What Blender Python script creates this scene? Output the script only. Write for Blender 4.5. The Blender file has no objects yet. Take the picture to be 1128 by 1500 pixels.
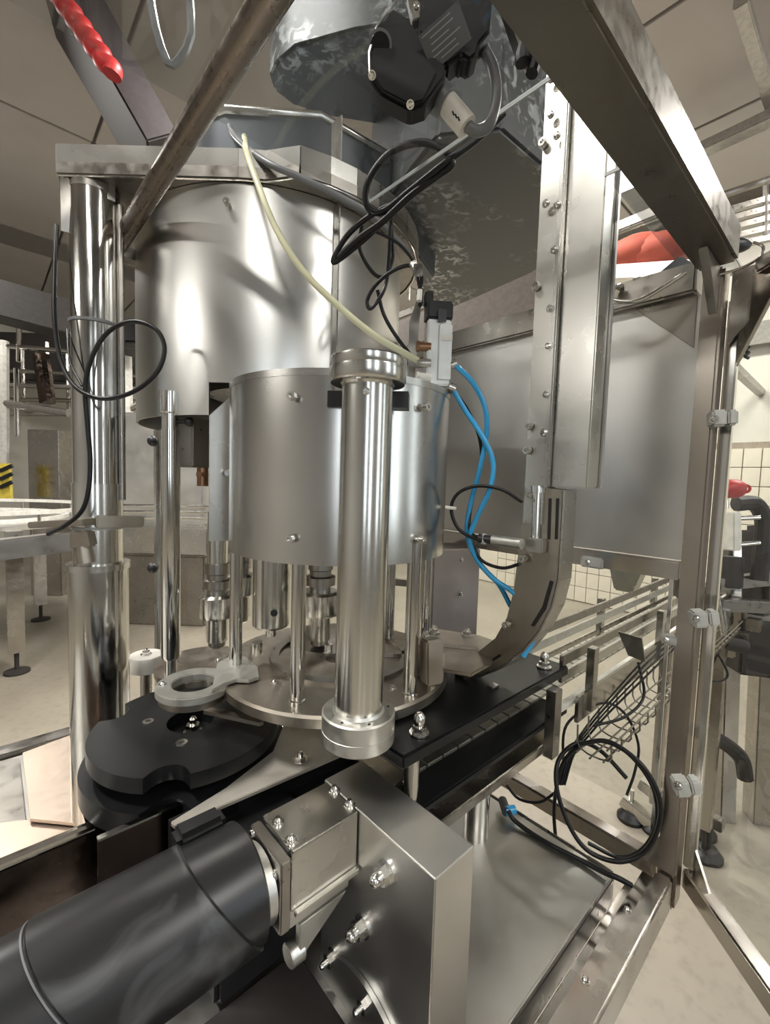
import bpy, bmesh, math, random
from mathutils import Vector as V, Matrix
from mathutils.geometry import tessellate_polygon
random.seed(7)
scn = bpy.context.scene
col = scn.collection
R = math.radians; PI = math.pi

# ------------------------------------------------ camera, world, lights, exposure
FPX = 650.0; PCX = 564.0; PCY = 750.0
AZ = R(47.6); PITCH = R(3.9); ROLL = R(1.8)
CAMP = V((0, 0, 1.5))
fw = V((math.cos(AZ)*math.cos(PITCH), math.sin(AZ)*math.cos(PITCH), -math.sin(PITCH)))
r0 = V((math.sin(AZ), -math.cos(AZ), 0)); u0 = r0.cross(fw)
rt = r0*math.cos(ROLL)+u0*math.sin(ROLL); up = u0*math.cos(ROLL)-r0*math.sin(ROLL)
cam = bpy.data.cameras.new('camera'); camo = bpy.data.objects.new('camera', cam); col.objects.link(camo)
cam.sensor_fit = 'VERTICAL'; cam.sensor_height = 36; cam.lens = 36*FPX/1500; cam.clip_start = 0.02; cam.clip_end = 60
M3 = Matrix((rt, up, -fw)).transposed()
camo.matrix_world = Matrix.Translation(CAMP) @ M3.to_4x4()
scn.camera = camo
w = bpy.data.worlds.new('world'); scn.world = w; w.use_nodes = True
w.node_tree.nodes['Background'].inputs[0].default_value = (0.9, 0.88, 0.84, 1)
w.node_tree.nodes['Background'].inputs[1].default_value = 0.15
scn.view_settings.view_transform = 'Standard'; scn.view_settings.look = 'None'
scn.view_settings.gamma = 1; scn.view_settings.use_curve_mapping = False
scn.view_settings.exposure = 0.66
CEIL = 4.4
LAMPS = [(-1.2, 1.2, 0), (1.3, 1.9, 0), (-1.5, -1.7, -1.1), (1.0, -2.2, -1.1), (-3.2, 1.4, -1.4), (4.4, -0.6, 0), (-0.6, 5.4, 0), (4.0, 5.0, 0), (4.4, 2.4, 0)]
def area(name, loc, sx, sy, e, colr=(1, .97, .92), rot=(0, 0, 0)):
    l = bpy.data.lights.new(name, 'AREA'); l.shape = 'RECTANGLE'; l.size = sx; l.size_y = sy; l.energy = e; l.color = colr
    o = bpy.data.objects.new(name, l); o.location = loc; o.rotation_euler = rot; col.objects.link(o); return o
for (x, y, dz0) in LAMPS:
    area('lamp_light', (x, y, CEIL-.13+dz0), .25, 1.5, 82 if dz0 == 0 else 26)

# ------------------------------------------------ pixel helpers (survey of the photograph -> world positions)
def ray(x, y): return fw + rt*((x-PCX)/FPX) - up*((y-PCY)/FPX)
def Pd(x, y, d): return CAMP + ray(x, y)*d
def Pz(x, y, z): v = ray(x, y); return CAMP + v*((z-1.5)/v.z)
def Px(x, y, X): v = ray(x, y); return CAMP + v*(X/v.x)
def Py(x, y, Y): v = ray(x, y); return CAMP + v*(Y/v.y)

# ------------------------------------------------ materials
def newmat(name):
    m = bpy.data.materials.new(name); m.use_nodes = True
    nt = m.node_tree; return m, nt, nt.nodes['Principled BSDF']
def noise(nt, scale, detail=4, stretch=(1, 1, 1), coord='Object', dist=0):
    tc = nt.nodes.new('ShaderNodeTexCoord'); mp = nt.nodes.new('ShaderNodeMapping'); n = nt.nodes.new('ShaderNodeTexNoise')
    mp.inputs['Scale'].default_value = stretch; n.inputs['Scale'].default_value = scale; n.inputs['Detail'].default_value = detail
    n.inputs['Distortion'].default_value = dist
    nt.links.new(tc.outputs[coord], mp.inputs[0]); nt.links.new(mp.outputs[0], n.inputs['Vector']); return n.outputs['Fac']
def ramp(nt, src, stops):
    r = nt.nodes.new('ShaderNodeValToRGB'); e = r.color_ramp.elements
    while len(e) < len(stops): e.new(0.5)
    for i, (p, c) in enumerate(stops):
        e[i].position = p; e[i].color = (c, c, c, 1) if not isinstance(c, tuple) else (*c, 1)
    nt.links.new(src, r.inputs[0]); return r.outputs[0]
def mixc(nt, a, b, f):
    m = nt.nodes.new('ShaderNodeMix'); m.data_type = 'RGBA'
    for s, v in ((6, a), (7, b), (0, f)):
        if hasattr(v, 'links'): nt.links.new(v, m.inputs[s])
        else: m.inputs[s].default_value = v if s == 0 else (*v, 1)
    return m.outputs[2]
def steel(name, c=(.55, .54, .51), rough=.28, stretch=(1, 1, 1), bscale=60, bump=.02, stain=.0, stainc=(.25, .21, .17), aniso=0, rvar=.1, metallic=1):
    m, nt, p = newmat(name)
    p.inputs['Metallic'].default_value = metallic
    n = noise(nt, bscale, 3, stretch)
    big = noise(nt, 5, 2, (1, 1, 1), dist=.3)
    rr = ramp(nt, n, [(.3, max(rough-rvar, .03)), (.7, rough+rvar)])
    nt.links.new(rr, p.inputs['Roughness'])
    cc = mixc(nt, c, tuple(x*.72 for x in c), ramp(nt, big, [(.3, 0.), (.8, .6)]))
    if stain:
        s = noise(nt, 11, 3, (1, 1, .22), dist=.5)
        cc = mixc(nt, cc, stainc, ramp(nt, s, [(.46, 0.), (.85, stain)]))
    nt.links.new(cc, p.inputs['Base Color'])
    if aniso: p.inputs['Anisotropic'].default_value = aniso
    if bump:
        b = nt.nodes.new('ShaderNodeBump'); b.inputs['Strength'].default_value = bump*4; b.inputs['Distance'].default_value = .0008
        nt.links.new(n, b.inputs['Height']); nt.links.new(b.outputs[0], p.inputs['Normal'])
    return m
def plain(name, c, rough=.5, metallic=0, var=.12, scale=30, bump=0.0, spec=.5):
    m, nt, p = newmat(name)
    n = noise(nt, scale, 5)
    cc = mixc(nt, c, tuple(x*(1-var*2) for x in c), ramp(nt, n, [(.4, 0.), (.75, 1.)]))
    nt.links.new(cc, p.inputs['Base Color']); p.inputs['Roughness'].default_value = rough; p.inputs['Metallic'].default_value = metallic
    p.inputs['Specular IOR Level'].default_value = spec
    if bump:
        b = nt.nodes.new('ShaderNodeBump'); b.inputs['Strength'].default_value = bump; b.inputs['Distance'].default_value = .002
        nt.links.new(n, b.inputs['Height']); nt.links.new(b.outputs[0], p.inputs['Normal'])
    return m
def clear(name, tint=(.86, .87, .86), gloss=.05, dirt=0., dirtc=(.6, .6, .58), rough=.03, dscale=5, dlo=.55, dhi=.62):
    m = bpy.data.materials.new(name); m.use_nodes = True; nt = m.node_tree; nt.nodes.clear()
    out = nt.nodes.new('ShaderNodeOutputMaterial'); tr = nt.nodes.new('ShaderNodeBsdfTransparent'); gl = nt.nodes.new('ShaderNodeBsdfGlossy')
    fr = nt.nodes.new('ShaderNodeFresnel'); fr.inputs[0].default_value = 1.5; mx = nt.nodes.new('ShaderNodeMixShader')
    tr.inputs[0].default_value = (*tint, 1); gl.inputs['Roughness'].default_value = rough; gl.inputs[0].default_value = (1, 1, 1, 1)
    ge = nt.nodes.new('ShaderNodeNewGeometry'); mb_ = nt.nodes.new('ShaderNodeMath'); mb_.operation = 'SUBTRACT'; mb_.inputs[0].default_value = 1
    nt.links.new(ge.outputs['Backfacing'], mb_.inputs[1]); mf = nt.nodes.new('ShaderNodeMath'); mf.operation = 'MULTIPLY'
    nt.links.new(fr.outputs[0], mf.inputs[0]); nt.links.new(mb_.outputs[0], mf.inputs[1])
    nt.links.new(mf.outputs[0], mx.inputs[0]); nt.links.new(tr.outputs[0], mx.inputs[1]); nt.links.new(gl.outputs[0], mx.inputs[2])
    res = mx.outputs[0]
    if dirt:
        d = nt.nodes.new('ShaderNodeBsdfDiffuse'); d.inputs[0].default_value = (*dirtc, 1)
        n = noise(nt, dscale, 9, (1, 1, 1), dist=.8)
        m2 = nt.nodes.new('ShaderNodeMixShader'); nt.links.new(ramp(nt, n, [(dlo, gloss), (dhi, dirt)]), m2.inputs[0])
        nt.links.new(res, m2.inputs[1]); nt.links.new(d.outputs[0], m2.inputs[2]); res = m2.outputs[0]
    nt.links.new(res, out.inputs[0]); return m

S_DRUM = steel('satin_stainless_drum', (.66, .655, .63), .31, (1, 1, 12), 90, 0, .06, (.40, .36, .32), rvar=.02)
S_DRUM2 = steel2 = steel('brushed_stainless_cover', (.62, .61, .58), .25, (1, 1, 1), 9, 0, .22, (.42, .37, .32), rvar=.03)
S_POL = steel('polished_stainless', (.66, .65, .62), .13, (1, 1, .2), 80, .004, 0, rvar=.04)
S_TURN = steel('turned_stainless', (.68, .67, .63), .2, (1, 1, 8), 120, 0, 0, rvar=.02)
S_BRUSH = steel('brushed_stainless', (.62, .61, .57), .28, (1, 1, 1), 12, 0, 0, (.42, .38, .33), rvar=.03)
S_SHEET = steel('stainless_sheet', (.60, .59, .56), .27, (1, 1, 1), 14, 0, 0, (.40, .36, .31), rvar=.03)
S_PANEL = steel('stainless_guard_sheet', (.66, .65, .625), .36, (1, 1, 1), 8, 0, .12, (.42, .38, .32), rvar=.06)
S_DARK = steel('dull_stainless', (.36, .34, .31), .34, (1, 1, 1), 35, 0, .35, (.18, .14, .10))
S_PLATE = steel('worn_stainless_plate', (.42, .385, .33), .38, (1, 1, 1), 35, 0, .6, (.22, .155, .10))
S_DECK = steel('smeared_deck_sheet', (.50, .49, .46), .42, (1, 1, 1), 10, .05, .3, (.34, .30, .25))
S_ALU = steel('cast_aluminium', (.66, .65, .61), .42, (1, 1, 1), 80, .06, .2)
S_FRAME = steel('frame_tube_stainless', (.50, .475, .44), .23, (1, 1, 1), 12, 0, .0, (.30, .24, .18))
S_BOLT = steel('bolt_steel', (.70, .69, .66), .2, (1, 1, 1), 60, .0, 0)
S_BROWN = steel('brown_reflecting_steel', (.14, .105, .088), .22, (1, 1, 1), 30, .01, .2)  # stainless with a dark brown reflection put into its base colour
BLACKP = plain('black_plastic', (.009, .009, .010), .42, var=.2, scale=18, bump=.1)
BLACKP2 = plain('black_machined_plastic', (.008, .0085, .0095), .36, var=.25, scale=12, spec=.35)
RUBBER = plain('black_cable_rubber', (.008, .008, .009), .35, spec=.35)
GREYCAB = plain('grey_cable', (.16, .165, .17), .4)
LIGHTGREY = plain('grey_plastic', (.46, .46, .43), .5)
WHITEP = plain('white_plastic', (.72, .70, .64), .45)
CREAM = plain('cream_hose', (.66, .65, .45), .35, var=.05)
BLUE = plain('blue_hose', (.035, .32, .62), .28, var=.08)
BRASS = plain('brass_brown', (.33, .19, .11), .35, 1)
RED = plain('red_plastic', (.42, .02, .02), .45)
ORANGE = plain('orange_red_cloth', (.62, .13, .08), .7, var=.3, scale=4)
PINKST = steel('pinkish_steel', (.50, .45, .43), .42, (1, 1, 1), 12, .01, .1)
YELLOW = plain('hazard_yellow', (.7, .55, .08), .5)
TILE = plain('cream_tile', (.66, .61, .50), .25, var=.06, scale=3)
GROUT = plain('brown_grout', (.30, .25, .19), .8)
WALLM = plain('cream_wall_paint', (.56, .54, .47), .7, var=.05, scale=2)
CEILM = plain('grey_ceiling_panel', (.44, .405, .375), .45, var=.06, scale=1.5)
JOINT = plain('dark_ceiling_joint', (.17, .15, .13), .6)
TUBEM = plain('galvanised_tube', (.42, .40, .37), .35, .7)
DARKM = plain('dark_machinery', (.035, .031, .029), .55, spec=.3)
GREASE = plain('motor_cover', (.014, .0145, .016), .33, var=.1, scale=9, bump=.15)
def motor_mat():
    m, nt, p = newmat('streaked_motor_cover')
    s = noise(nt, 9, 7, (1.2, 1, 1), dist=1.6)
    c = mixc(nt, (.012, .0118, .0125), (.10, .105, .11), ramp(nt, s, [(.5, 0.), (.74, .9)]))
    nt.links.new(c, p.inputs['Base Color']); p.inputs['Roughness'].default_value = .36; return m
MOTOR = motor_mat()
def floor_mat():
    m, nt, p = newmat('sealed_concrete_floor')
    a = noise(nt, 1.3, 8, dist=.7); b = noise(nt, 22, 6)
    c = mixc(nt, (.27, .24, .19), (.21, .187, .148), ramp(nt, a, [(.35, 0.), (.7, 1.)]))
    c = mixc(nt, c, (.15, .133, .108), ramp(nt, b, [(.5, 0.), (.75, .5)]))
    nt.links.new(c, p.inputs['Base Color']); p.inputs['Roughness'].default_value = .32
    bp = nt.nodes.new('ShaderNodeBump'); bp.inputs['Strength'].default_value = .15; bp.inputs['Distance'].default_value = .004
    nt.links.new(b, bp.inputs['Height']); nt.links.new(bp.outputs[0], p.inputs['Normal']); return m
FLOOR = floor_mat()
PANE = clear('clear_polycarbonate', (.93, .94, .93), 0.0, .0)
PANE_R = clear('smoky_roof_polycarbonate', (.86, .87, .87), .02, .14, (.55, .56, .56), dscale=7, dlo=.60, dhi=.74)
PANE_F = clear('frosted_dirty_polycarbonate', (.80, .82, .83), .04, .25, (.62, .64, .65), dscale=11, dlo=.5, dhi=.66)
def edge_mat():
    m, nt, p = newmat('pane_edge'); p.inputs['Base Color'].default_value = (.42, .44, .43, 1); p.inputs['Roughness'].default_value = .25; return m
EDGE = edge_mat()
def emis(name, c, s):
    m, nt, p = newmat(name); p.inputs['Emission Color'].default_value = (*c, 1); p.inputs['Emission Strength'].default_value = s; return m
LAMPM = emis('lamp_diffuser', (1, .96, .88), 4.0)
def pan_mat():
    m, nt, p = newmat('dusty_hopper_underside'); p.inputs['Metallic'].default_value = .3
    s = noise(nt, 42, 8, dist=1.0); b = noise(nt, 3.5, 4)
    mask = nt.nodes.new('ShaderNodeMath'); mask.operation = 'MULTIPLY'
    nt.links.new(ramp(nt, s, [(.5, 0.), (.62, 1.)]), mask.inputs[0]); nt.links.new(ramp(nt, b, [(.45, 0.), (.6, 1.)]), mask.inputs[1])
    c = mixc(nt, (.085, .09, .092), (.50, .52, .52), mask.outputs[0])
    nt.links.new(c, p.inputs['Base Color']); p.inputs['Roughness'].default_value = .42; return m
PANM = pan_mat()

# ------------------------------------------------ mesh helpers
class MB:
    def __init__(s): s.v = []; s.f = []
    def add(s, vs, fs):
        n = len(s.v); s.v += [V(a) for a in vs]; s.f += [[i+n for i in f] for f in fs]; return s
    def box(s, c, d, ax=None):
        c = V(c); X, Y, Z = ax if ax else (V((1, 0, 0)), V((0, 1, 0)), V((0, 0, 1)))
        vs = [c+X*(d[0]/2*i)+Y*(d[1]/2*j)+Z*(d[2]/2*k) for i in (-1, 1) for j in (-1, 1) for k in (-1, 1)]
        return s.add(vs, [(0, 1, 3, 2), (4, 6, 7, 5), (0, 4, 5, 1), (2, 3, 7, 6), (0, 2, 6, 4), (1, 5, 7, 3)])
    def bb(s, x0, x1, y0, y1, z0, z1): return s.box(((x0+x1)/2, (y0+y1)/2, (z0+z1)/2), (abs(x1-x0), abs(y1-y0), abs(z1-z0)))
    def beam(s, a, b, wd, h, upv=(0, 0, 1)):
        a = V(a); b = V(b); Z = (b-a).normalized(); X = V(upv).cross(Z)
        if X.length < 1e-4: X = V((1, 0, 0)).cross(Z)
        X.normalize(); Y = Z.cross(X)
        return s.box((a+b)/2, (wd, h, (b-a).length), (X, Y, Z))
    def lathe(s, prof, o, ax=(0, 0, 1), n=32, caps=True, a0=0, a1=2*PI):
        o = V(o); Z = V(ax).normalized(); X = (V((1, 0, 0)) if abs(Z.x) < .9 else V((0, 1, 0))); X = (X-Z*X.dot(Z)).normalized(); Y = Z.cross(X)
        full = abs(a1-a0-2*PI) < 1e-6; m = n if full else n+1
        vs = []
        for (r, h) in prof:
            for i in range(m):
                a = a0+(a1-a0)*i/n; vs.append(o+Z*h+(X*math.cos(a)+Y*math.sin(a))*r)
        fs = []
        for k in range(len(prof)-1):
            for i in range(n):
                j = (i+1) % m; fs.append((k*m+i, k*m+j, (k+1)*m+j, (k+1)*m+i))
        if caps and full:
            if prof[0][0] > 1e-6 and prof[0] != prof[-1]: fs.append(tuple(range(m))[::-1]); fs.append(tuple((len(prof)-1)*m+i for i in range(m)))
        return s.add(vs, fs)
    def cyl(s, a, b, r, r2=None, n=24):
        a = V(a); b = V(b); return s.lathe([(r, 0), (r if r2 is None else r2, (b-a).length)], a, b-a, n)
    def ring(s, ro, ri, o, h, ax=(0, 0, 1), n=40):
        return s.lathe([(ro, 0), (ro, h), (ri, h), (ri, 0), (ro, 0)], o, ax, n, caps=False)
    def prism(s, poly, ex, holes=()):
        ex = V(ex); loops = [[V(p) for p in poly]]+[[V(p) for p in h] for h in holes]
        flat = [p for l in loops for p in l]; n = len(flat)
        tri = tessellate_polygon(loops)
        fs = [tuple(t) for t in tri]+[tuple(i+n for i in t[::-1]) for t in tri]
        k = 0
        for l in loops:
            m = len(l)
            for i in range(m): fs.append((k+i, k+(i+1) % m, n+k+(i+1) % m, n+k+i))
            k += m
        return s.add(flat+[p+ex for p in flat], fs)
    def tube(s, pts, r, n=10, k=6, closed=False):
        P = [V(p) for p in pts]; Q = []
        if len(P) > 2:
            for i in range(len(P)-1):
                a, b = P[i], P[i+1]; p0 = P[i-1] if i else a*2-b; p3 = P[i+2] if i+2 < len(P) else b*2-a
                for j in range(k):
                    t = j/k; Q.append(((b*2)+(b*0-a*0)-b*2) + .5*((2*a)+(b-p0)*t+(2*p0-5*a+4*b-p3)*t*t+(3*a-p0-3*b+p3)*t**3))
            Q.append(P[-1])
        else: Q = P
        vs = []; fs = []; T = (Q[1]-Q[0]).normalized(); X = T.orthogonal().normalized()
        for i, q in enumerate(Q):
            t = (Q[min(i+1, len(Q)-1)]-Q[max(i-1, 0)]).normalized(); X = (X-t*X.dot(t)).normalized(); Y = t.cross(X)
            for j in range(n):
                a = 2*PI*j/n; vs.append(q+(X*math.cos(a)+Y*math.sin(a))*r)
        for i in range(len(Q)-1):
            for j in range(n): fs.append((i*n+j, i*n+(j+1) % n, (i+1)*n+(j+1) % n, (i+1)*n+j))
        fs.append(tuple(range(n))[::-1]); fs.append(tuple((len(Q)-1)*n+j for j in range(n)))
        return s.add(vs, fs)
    def sphere(s, c, r, n=16, sc=(1, 1, 1), ax=(0, 0, 1)):
        return s.lathe([(max(r*math.sin(PI*i/10), 1e-5)*sc[0], -r*math.cos(PI*i/10)*sc[2]) for i in range(11)], c, ax, n, caps=False)
    def hexa(s, c, ax, r, h): return s.lathe([(r, 0), (r, h)], c, ax, 6)
def mesh_of(name, mb, mat, off=V((0, 0, 0)), bev=0, sharp=35):
    me = bpy.data.meshes.new(name); bm = bmesh.new()
    vs = [bm.verts.new(v-off) for v in mb.v]
    for f in mb.f:
        try: bm.faces.new([vs[i] for i in f])
        except ValueError: pass
    bmesh.ops.remove_doubles(bm, verts=bm.verts, dist=1e-6)
    bmesh.ops.dissolve_degenerate(bm, edges=bm.edges, dist=1e-7)
    bmesh.ops.recalc_face_normals(bm, faces=bm.faces)
    if bev:
        es = [e for e in bm.edges if len(e.link_faces) == 2 and e.calc_face_angle(0) > R(40)]
        bmesh.ops.bevel(bm, geom=es, offset=bev, segments=2, affect='EDGES', clamp_overlap=True)
    for f in bm.faces: f.smooth = True
    for e in bm.edges:
        if len(e.link_faces) != 2 or e.calc_face_angle(0) > R(sharp): e.smooth = False
    bm.to_mesh(me); bm.free(); me.materials.append(mat); return me
def thing(name, label, cat, loc, group=None):
    o = bpy.data.objects.new(name, None); o.empty_display_size = .05; o.location = loc; col.objects.link(o)
    o['label'] = label; o['category'] = cat
    if group: o['group'] = group
    return o
def rootloc(p):
    l = V(p.location)
    return l if p.parent is None else l+rootloc(p.parent)
def part(parent, name, mb, mat, bev=0, label=None, kind=None):
    me = mesh_of(name, mb, mat, rootloc(parent), bev); o = bpy.data.objects.new(name, me); col.objects.link(o); o.parent = parent
    if parent.type == 'MESH': pass
    if label: o['label'] = label
    if kind: o['kind'] = kind
    return o
def single(name, label, cat, mb, mat, bev=0, group=None, kind=None):
    loc = sum(mb.v, V())/len(mb.v); loc.z = min(v.z for v in mb.v)
    o = bpy.data.objects.new(name, mesh_of(name, mb, mat, loc, bev)); o.location = loc; col.objects.link(o)
    o['label'] = label; o['category'] = cat
    if group: o['group'] = group
    if kind: o['kind'] = kind
    return o
def struct(name, mb, mat, bev=0, kind='structure'):
    o = bpy.data.objects.new(name, mesh_of(name, mb, mat, V(), bev)); col.objects.link(o); o['kind'] = kind; return o
def clone(parent, name, me, loc, rot=None):
    o = bpy.data.objects.new(name, me); col.objects.link(o); o.parent = parent; o.location = V(loc)-rootloc(parent)
    if rot: o.rotation_mode = 'QUATERNION'; o.rotation_quaternion = rot
    return o
def zrot(d): return V((0, 0, 1)).rotation_difference(V(d).normalized())
# shared small hardware (meshes along +z)
SOCKET = mesh_of('socket_bolt', MB().lathe([(.0001, .005), (.0026, .005), (.0026, .0085), (.0052, .0085), (.0055, .008), (.0055, 0), (.0001, 0)], (0, 0, 0), n=18, caps=False), S_BOLT)
SPACER = mesh_of('bolt_stud', MB().cyl((0, 0, 0), (0, 0, .006), .003, n=10).lathe([(.0001, .010), (.0030, .010), (.0030, .014), (.0060, .014), (.0063, .006), (.0001, .006)], (0, 0, 0), n=18, caps=False), S_BOLT)
HEXB = mesh_of('hex_bolt', MB().lathe([(.0115, 0), (.0115, .0015)], (0, 0, 0), n=20).hexa((0, 0, .0015), (0, 0, 1), .0085, .006).lathe([(.0045, .0075), (.0045, .012), (.003, .0135)], (0, 0, 0), n=14), S_BOLT)
DOMEN = mesh_of('dome_nut', MB().lathe([(.017, 0), (.017, .003)], (0, 0, 0), n=24).hexa((0, 0, .003), (0, 0, 1), .0135, .013).lathe([(.0095, .016), (.0095, .022), (.0075, .028), (.004, .031), (.0001, .032)], (0, 0, 0), n=18), S_BOLT)
SMALLB = mesh_of('button_bolt', MB().lathe([(.0065, 0), (.0065, .001), (.0048, .001), (.0045, .003), (.0025, .0045), (.0001, .0045)], (0, 0, 0), n=16, caps=False), S_BOLT)

# ------------------------------------------------ room
struct('floor', MB().bb(-5, 5.9, -4, 10, -.06, 0), FLOOR)
struct('ceiling', MB().bb(-5, 5.9, -4, 10, CEIL+.02, CEIL+.1), JOINT)
cp = bpy.data.objects['ceiling']
pw, pl_ = 1.16, 2.9
pm = mesh_of('ceiling_panel', MB().bb(-pw/2+.012, pw/2-.012, -pl_/2+.012, pl_/2-.012, -.02, .02), CEILM, bev=.004)
yy = -4+pl_/2+.12
while yy < 10:
    xx = -5+pw/2
    while xx < 5.9:
        clone(cp, 'ceiling_panel', pm, (min(xx, 5.9-pw/2), min(yy, 10-pl_/2), CEIL)); xx += pw
    yy += pl_
struct('wall_right', MB().bb(5.84, 5.95, -4, 10, 0, CEIL), WALLM)
wr = bpy.data.objects['wall_right']
part(wr, 'tile_backing', MB().bb(5.815, 5.84, -4, 6.2, 0, 2.02), GROUT)
tm = mesh_of('tile', MB().bb(-.009, .009, -.071, .071, -.094, .094), TILE, bev=.002)
for i in range(28):
    for j in range(10):
        if i*10+j < 290: clone(wr, 'tile', tm, (5.808, -.35+i*.15, .105+j*.195))
part(wr, 'tile', MB().bb(5.80, 5.814, -4, -.43, .01, 2.02).bb(5.80, 5.814, 3.78, 6.2, .01, 2.02), TILE, kind='stuff')
struct('trim_1', MB().bb(5.74, 5.84, -4, 10, 2.98, 3.2), plain('grey_wall_band', (.26, .25, .22), .5))
struct('wall_back', MB().bb(-5, 5.9, 10, 10.1, 0, CEIL), WALLM)
struct('wall_left', MB().bb(-5.1, -5, -4, 10, 0, CEIL), plain('grey_wall_paint', (.30, .29, .275), .7))
GLOWPM = emis('window_daylight', (.80, .90, 1.0), 3.0)  # added glowing panels behind the camera, for bright bands on the cylinders
for k, (x0, x1) in enumerate(((-3.4, -2.5), (-1.2, -.5), (1.6, 2.4), (4.0, 4.8))):
    gpan = struct('window_%d' % (k+1), MB().bb(x0, x1, -3.99, -3.975, 1.0, 3.1), GLOWPM)
    for xx_ in (x0, (x0+x1)/2, x1): part(gpan, 'window_bar', MB().bb(xx_-.03, xx_+.03, -3.99, -3.93, .95, 3.15), WHITEP)
    for zz_ in (.97, 1.7, 2.4, 3.12): part(gpan, 'window_bar', MB().bb(x0, x1, -3.99, -3.935, zz_-.03, zz_+.03), WHITEP)
struct('wall_front', MB().bb(-5, 5.9, -4.1, -4, 0, CEIL), plain('dim_wall_paint', (.16, .155, .15), .7))
CE0 = CEIL
for k, (x, y, dz0) in enumerate(LAMPS):
    CEIL = CE0+dz0
    t = thing('ceiling_light', 'long fluorescent ceiling luminaire above the bottling hall', 'light', (x, y, CEIL-.1), 'fluorescent ceiling luminaires')
    if dz0: part(t, 'suspension', MB().cyl((x, y-.6, CEIL-.02), (x, y-.6, CE0), .006).cyl((x, y+.6, CEIL-.02), (x, y+.6, CE0), .006), S_BOLT)
    part(t, 'housing', MB().bb(x-.16, x+.16, y-.8, y+.8, CEIL-.1, CEIL-.02), WHITEP, .01)
    part(t, 'diffuser', MB().bb(x-.12, x+.12, y-.75, y+.75, CEIL-.12, CEIL-.1), LAMPM)

CEIL = CE0
# ceiling rails seen top right
single('ceiling_rail', 'long grey steel rail crossing under the ceiling at top right corner', 'rail', MB().beam(Pz(1085, 0, 4.2), Pz(1135, 168, 4.2), .07, .06), TUBEM, .006)
single('ceiling_rail', 'brownish rail under the ceiling behind the sloping top beam of the guard', 'rail', MB().beam(Pz(1135, 170, 4.1), Pz(985, 240, 4.1), .12, .07), TUBEM, .006)
single('pipe_run', 'bright steel pipe under the ceiling leading to the red bundle at right', 'pipe', MB().tube([Pd(1160, 252, 3.5), Pd(880, 345, 4.0)], .028), S_FRAME)
t = thing('cable_tray', 'ribbed grey cable tray high on the right beyond the corner post', 'tray', Pd(1110, 340, 3.6))
for k in range(5): part(t, 'tray_slat', MB().beam(Pd(1160, 282+k*15, 3.6), Pd(1040, 316+k*13, 3.8), .05, .045), S_DARK)
part(t, 'hanger', MB().beam(Pd(1122, 268, 3.65), Pd(1122, 345, 3.65), .03, .03), TUBEM)

# ------------------------------------------------ machine base
BZ = .82
t = thing('bottling_bed', 'long stainless machine bed with smeared deck sheet under the capper', 'machine base', (.3, .8, 0))
part(t, 'deck_sheet', MB().bb(-.9, .812, .262, 1.33, BZ-.012, BZ), S_DECK, .002)
part(t, 'deck_lip', MB().bb(-.9, .822, .262, .266, BZ-.06, BZ-.013).bb(.813, .819, .262, 1.33, BZ-.03, BZ+.002), S_DARK, .002)
part(t, 'drip_channel', MB().bb(-.9, .885, .222, .262, BZ-.066, BZ-.06).bb(-.9, .885, .216, .236, BZ-.058, BZ-.018), S_FRAME, .001)
part(t, 'base_beam', MB().bb(-.9, .884, .188, .214, BZ-.06, BZ), S_FRAME, .004)
part(t, 'base_beam', MB().bb(.912, .945, .222, 1.36, BZ-.045, BZ-.008), S_FRAME, .004)
part(t, 'base_beam', MB().bb(-.9, .89, 1.335, 1.385, BZ-.05, BZ+.01), S_FRAME, .004)
part(t, 'cabinet', MB().bb(-.8, .72, .42, 1.25, .15, BZ-.06), S_DARK, .01)
for x in (-.7, .62):
    for y in (.5, 1.15): part(t, 'foot', MB().cyl((x, y, .02), (x, y, .16), .02).lathe([(.05, 0), (.05, .012), (.02, .02)], (x, y, 0)), S_DARK)
for (x, y) in ((.62, .226), (.78, .226)):
    clone(t, 'screw', SMALLB, (x, y, BZ-.018), None)
t2 = thing('side_trough', 'brown reflecting stainless trough side at lower left with bright rolled rim', 'trough', (-.1, .7, BZ))
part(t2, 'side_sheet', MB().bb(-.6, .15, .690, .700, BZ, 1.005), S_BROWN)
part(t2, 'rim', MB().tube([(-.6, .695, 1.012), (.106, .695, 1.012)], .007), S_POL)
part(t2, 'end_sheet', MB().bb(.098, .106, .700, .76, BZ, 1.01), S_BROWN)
t2 = thing('warm_side_sheet', 'pale warm stainless sheet standing behind the lower left trough', 'sheet', (0, 1.2, BZ))
PEACH = steel('warm_reflecting_sheet', (.62, .52, .43), .45, rvar=.05)  # stainless; its warm reflection is put into the base colour
part(t2, 'upright_sheet', MB().prism([Pz(x, y, .832) for x, y in ((33, 1106), (108, 1078), (124, 1212), (44, 1204))], (0, 0, .006)), PEACH, .001)
part(t2, 'tray_sheet', MB().prism([Pz(x, y, .824) for x, y in ((-60, 1212), (42, 1203), (128, 1213), (135, 1280), (-60, 1330))], (0, 0, .004)), PEACH, .001)
part(t2, 'dark_channel', MB().prism([Pz(x, y, .824) for x, y in ((-30, 1122), (28, 1112), (38, 1204), (-30, 1212))], (0, 0, .004)), S_DARK, .001)
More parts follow.
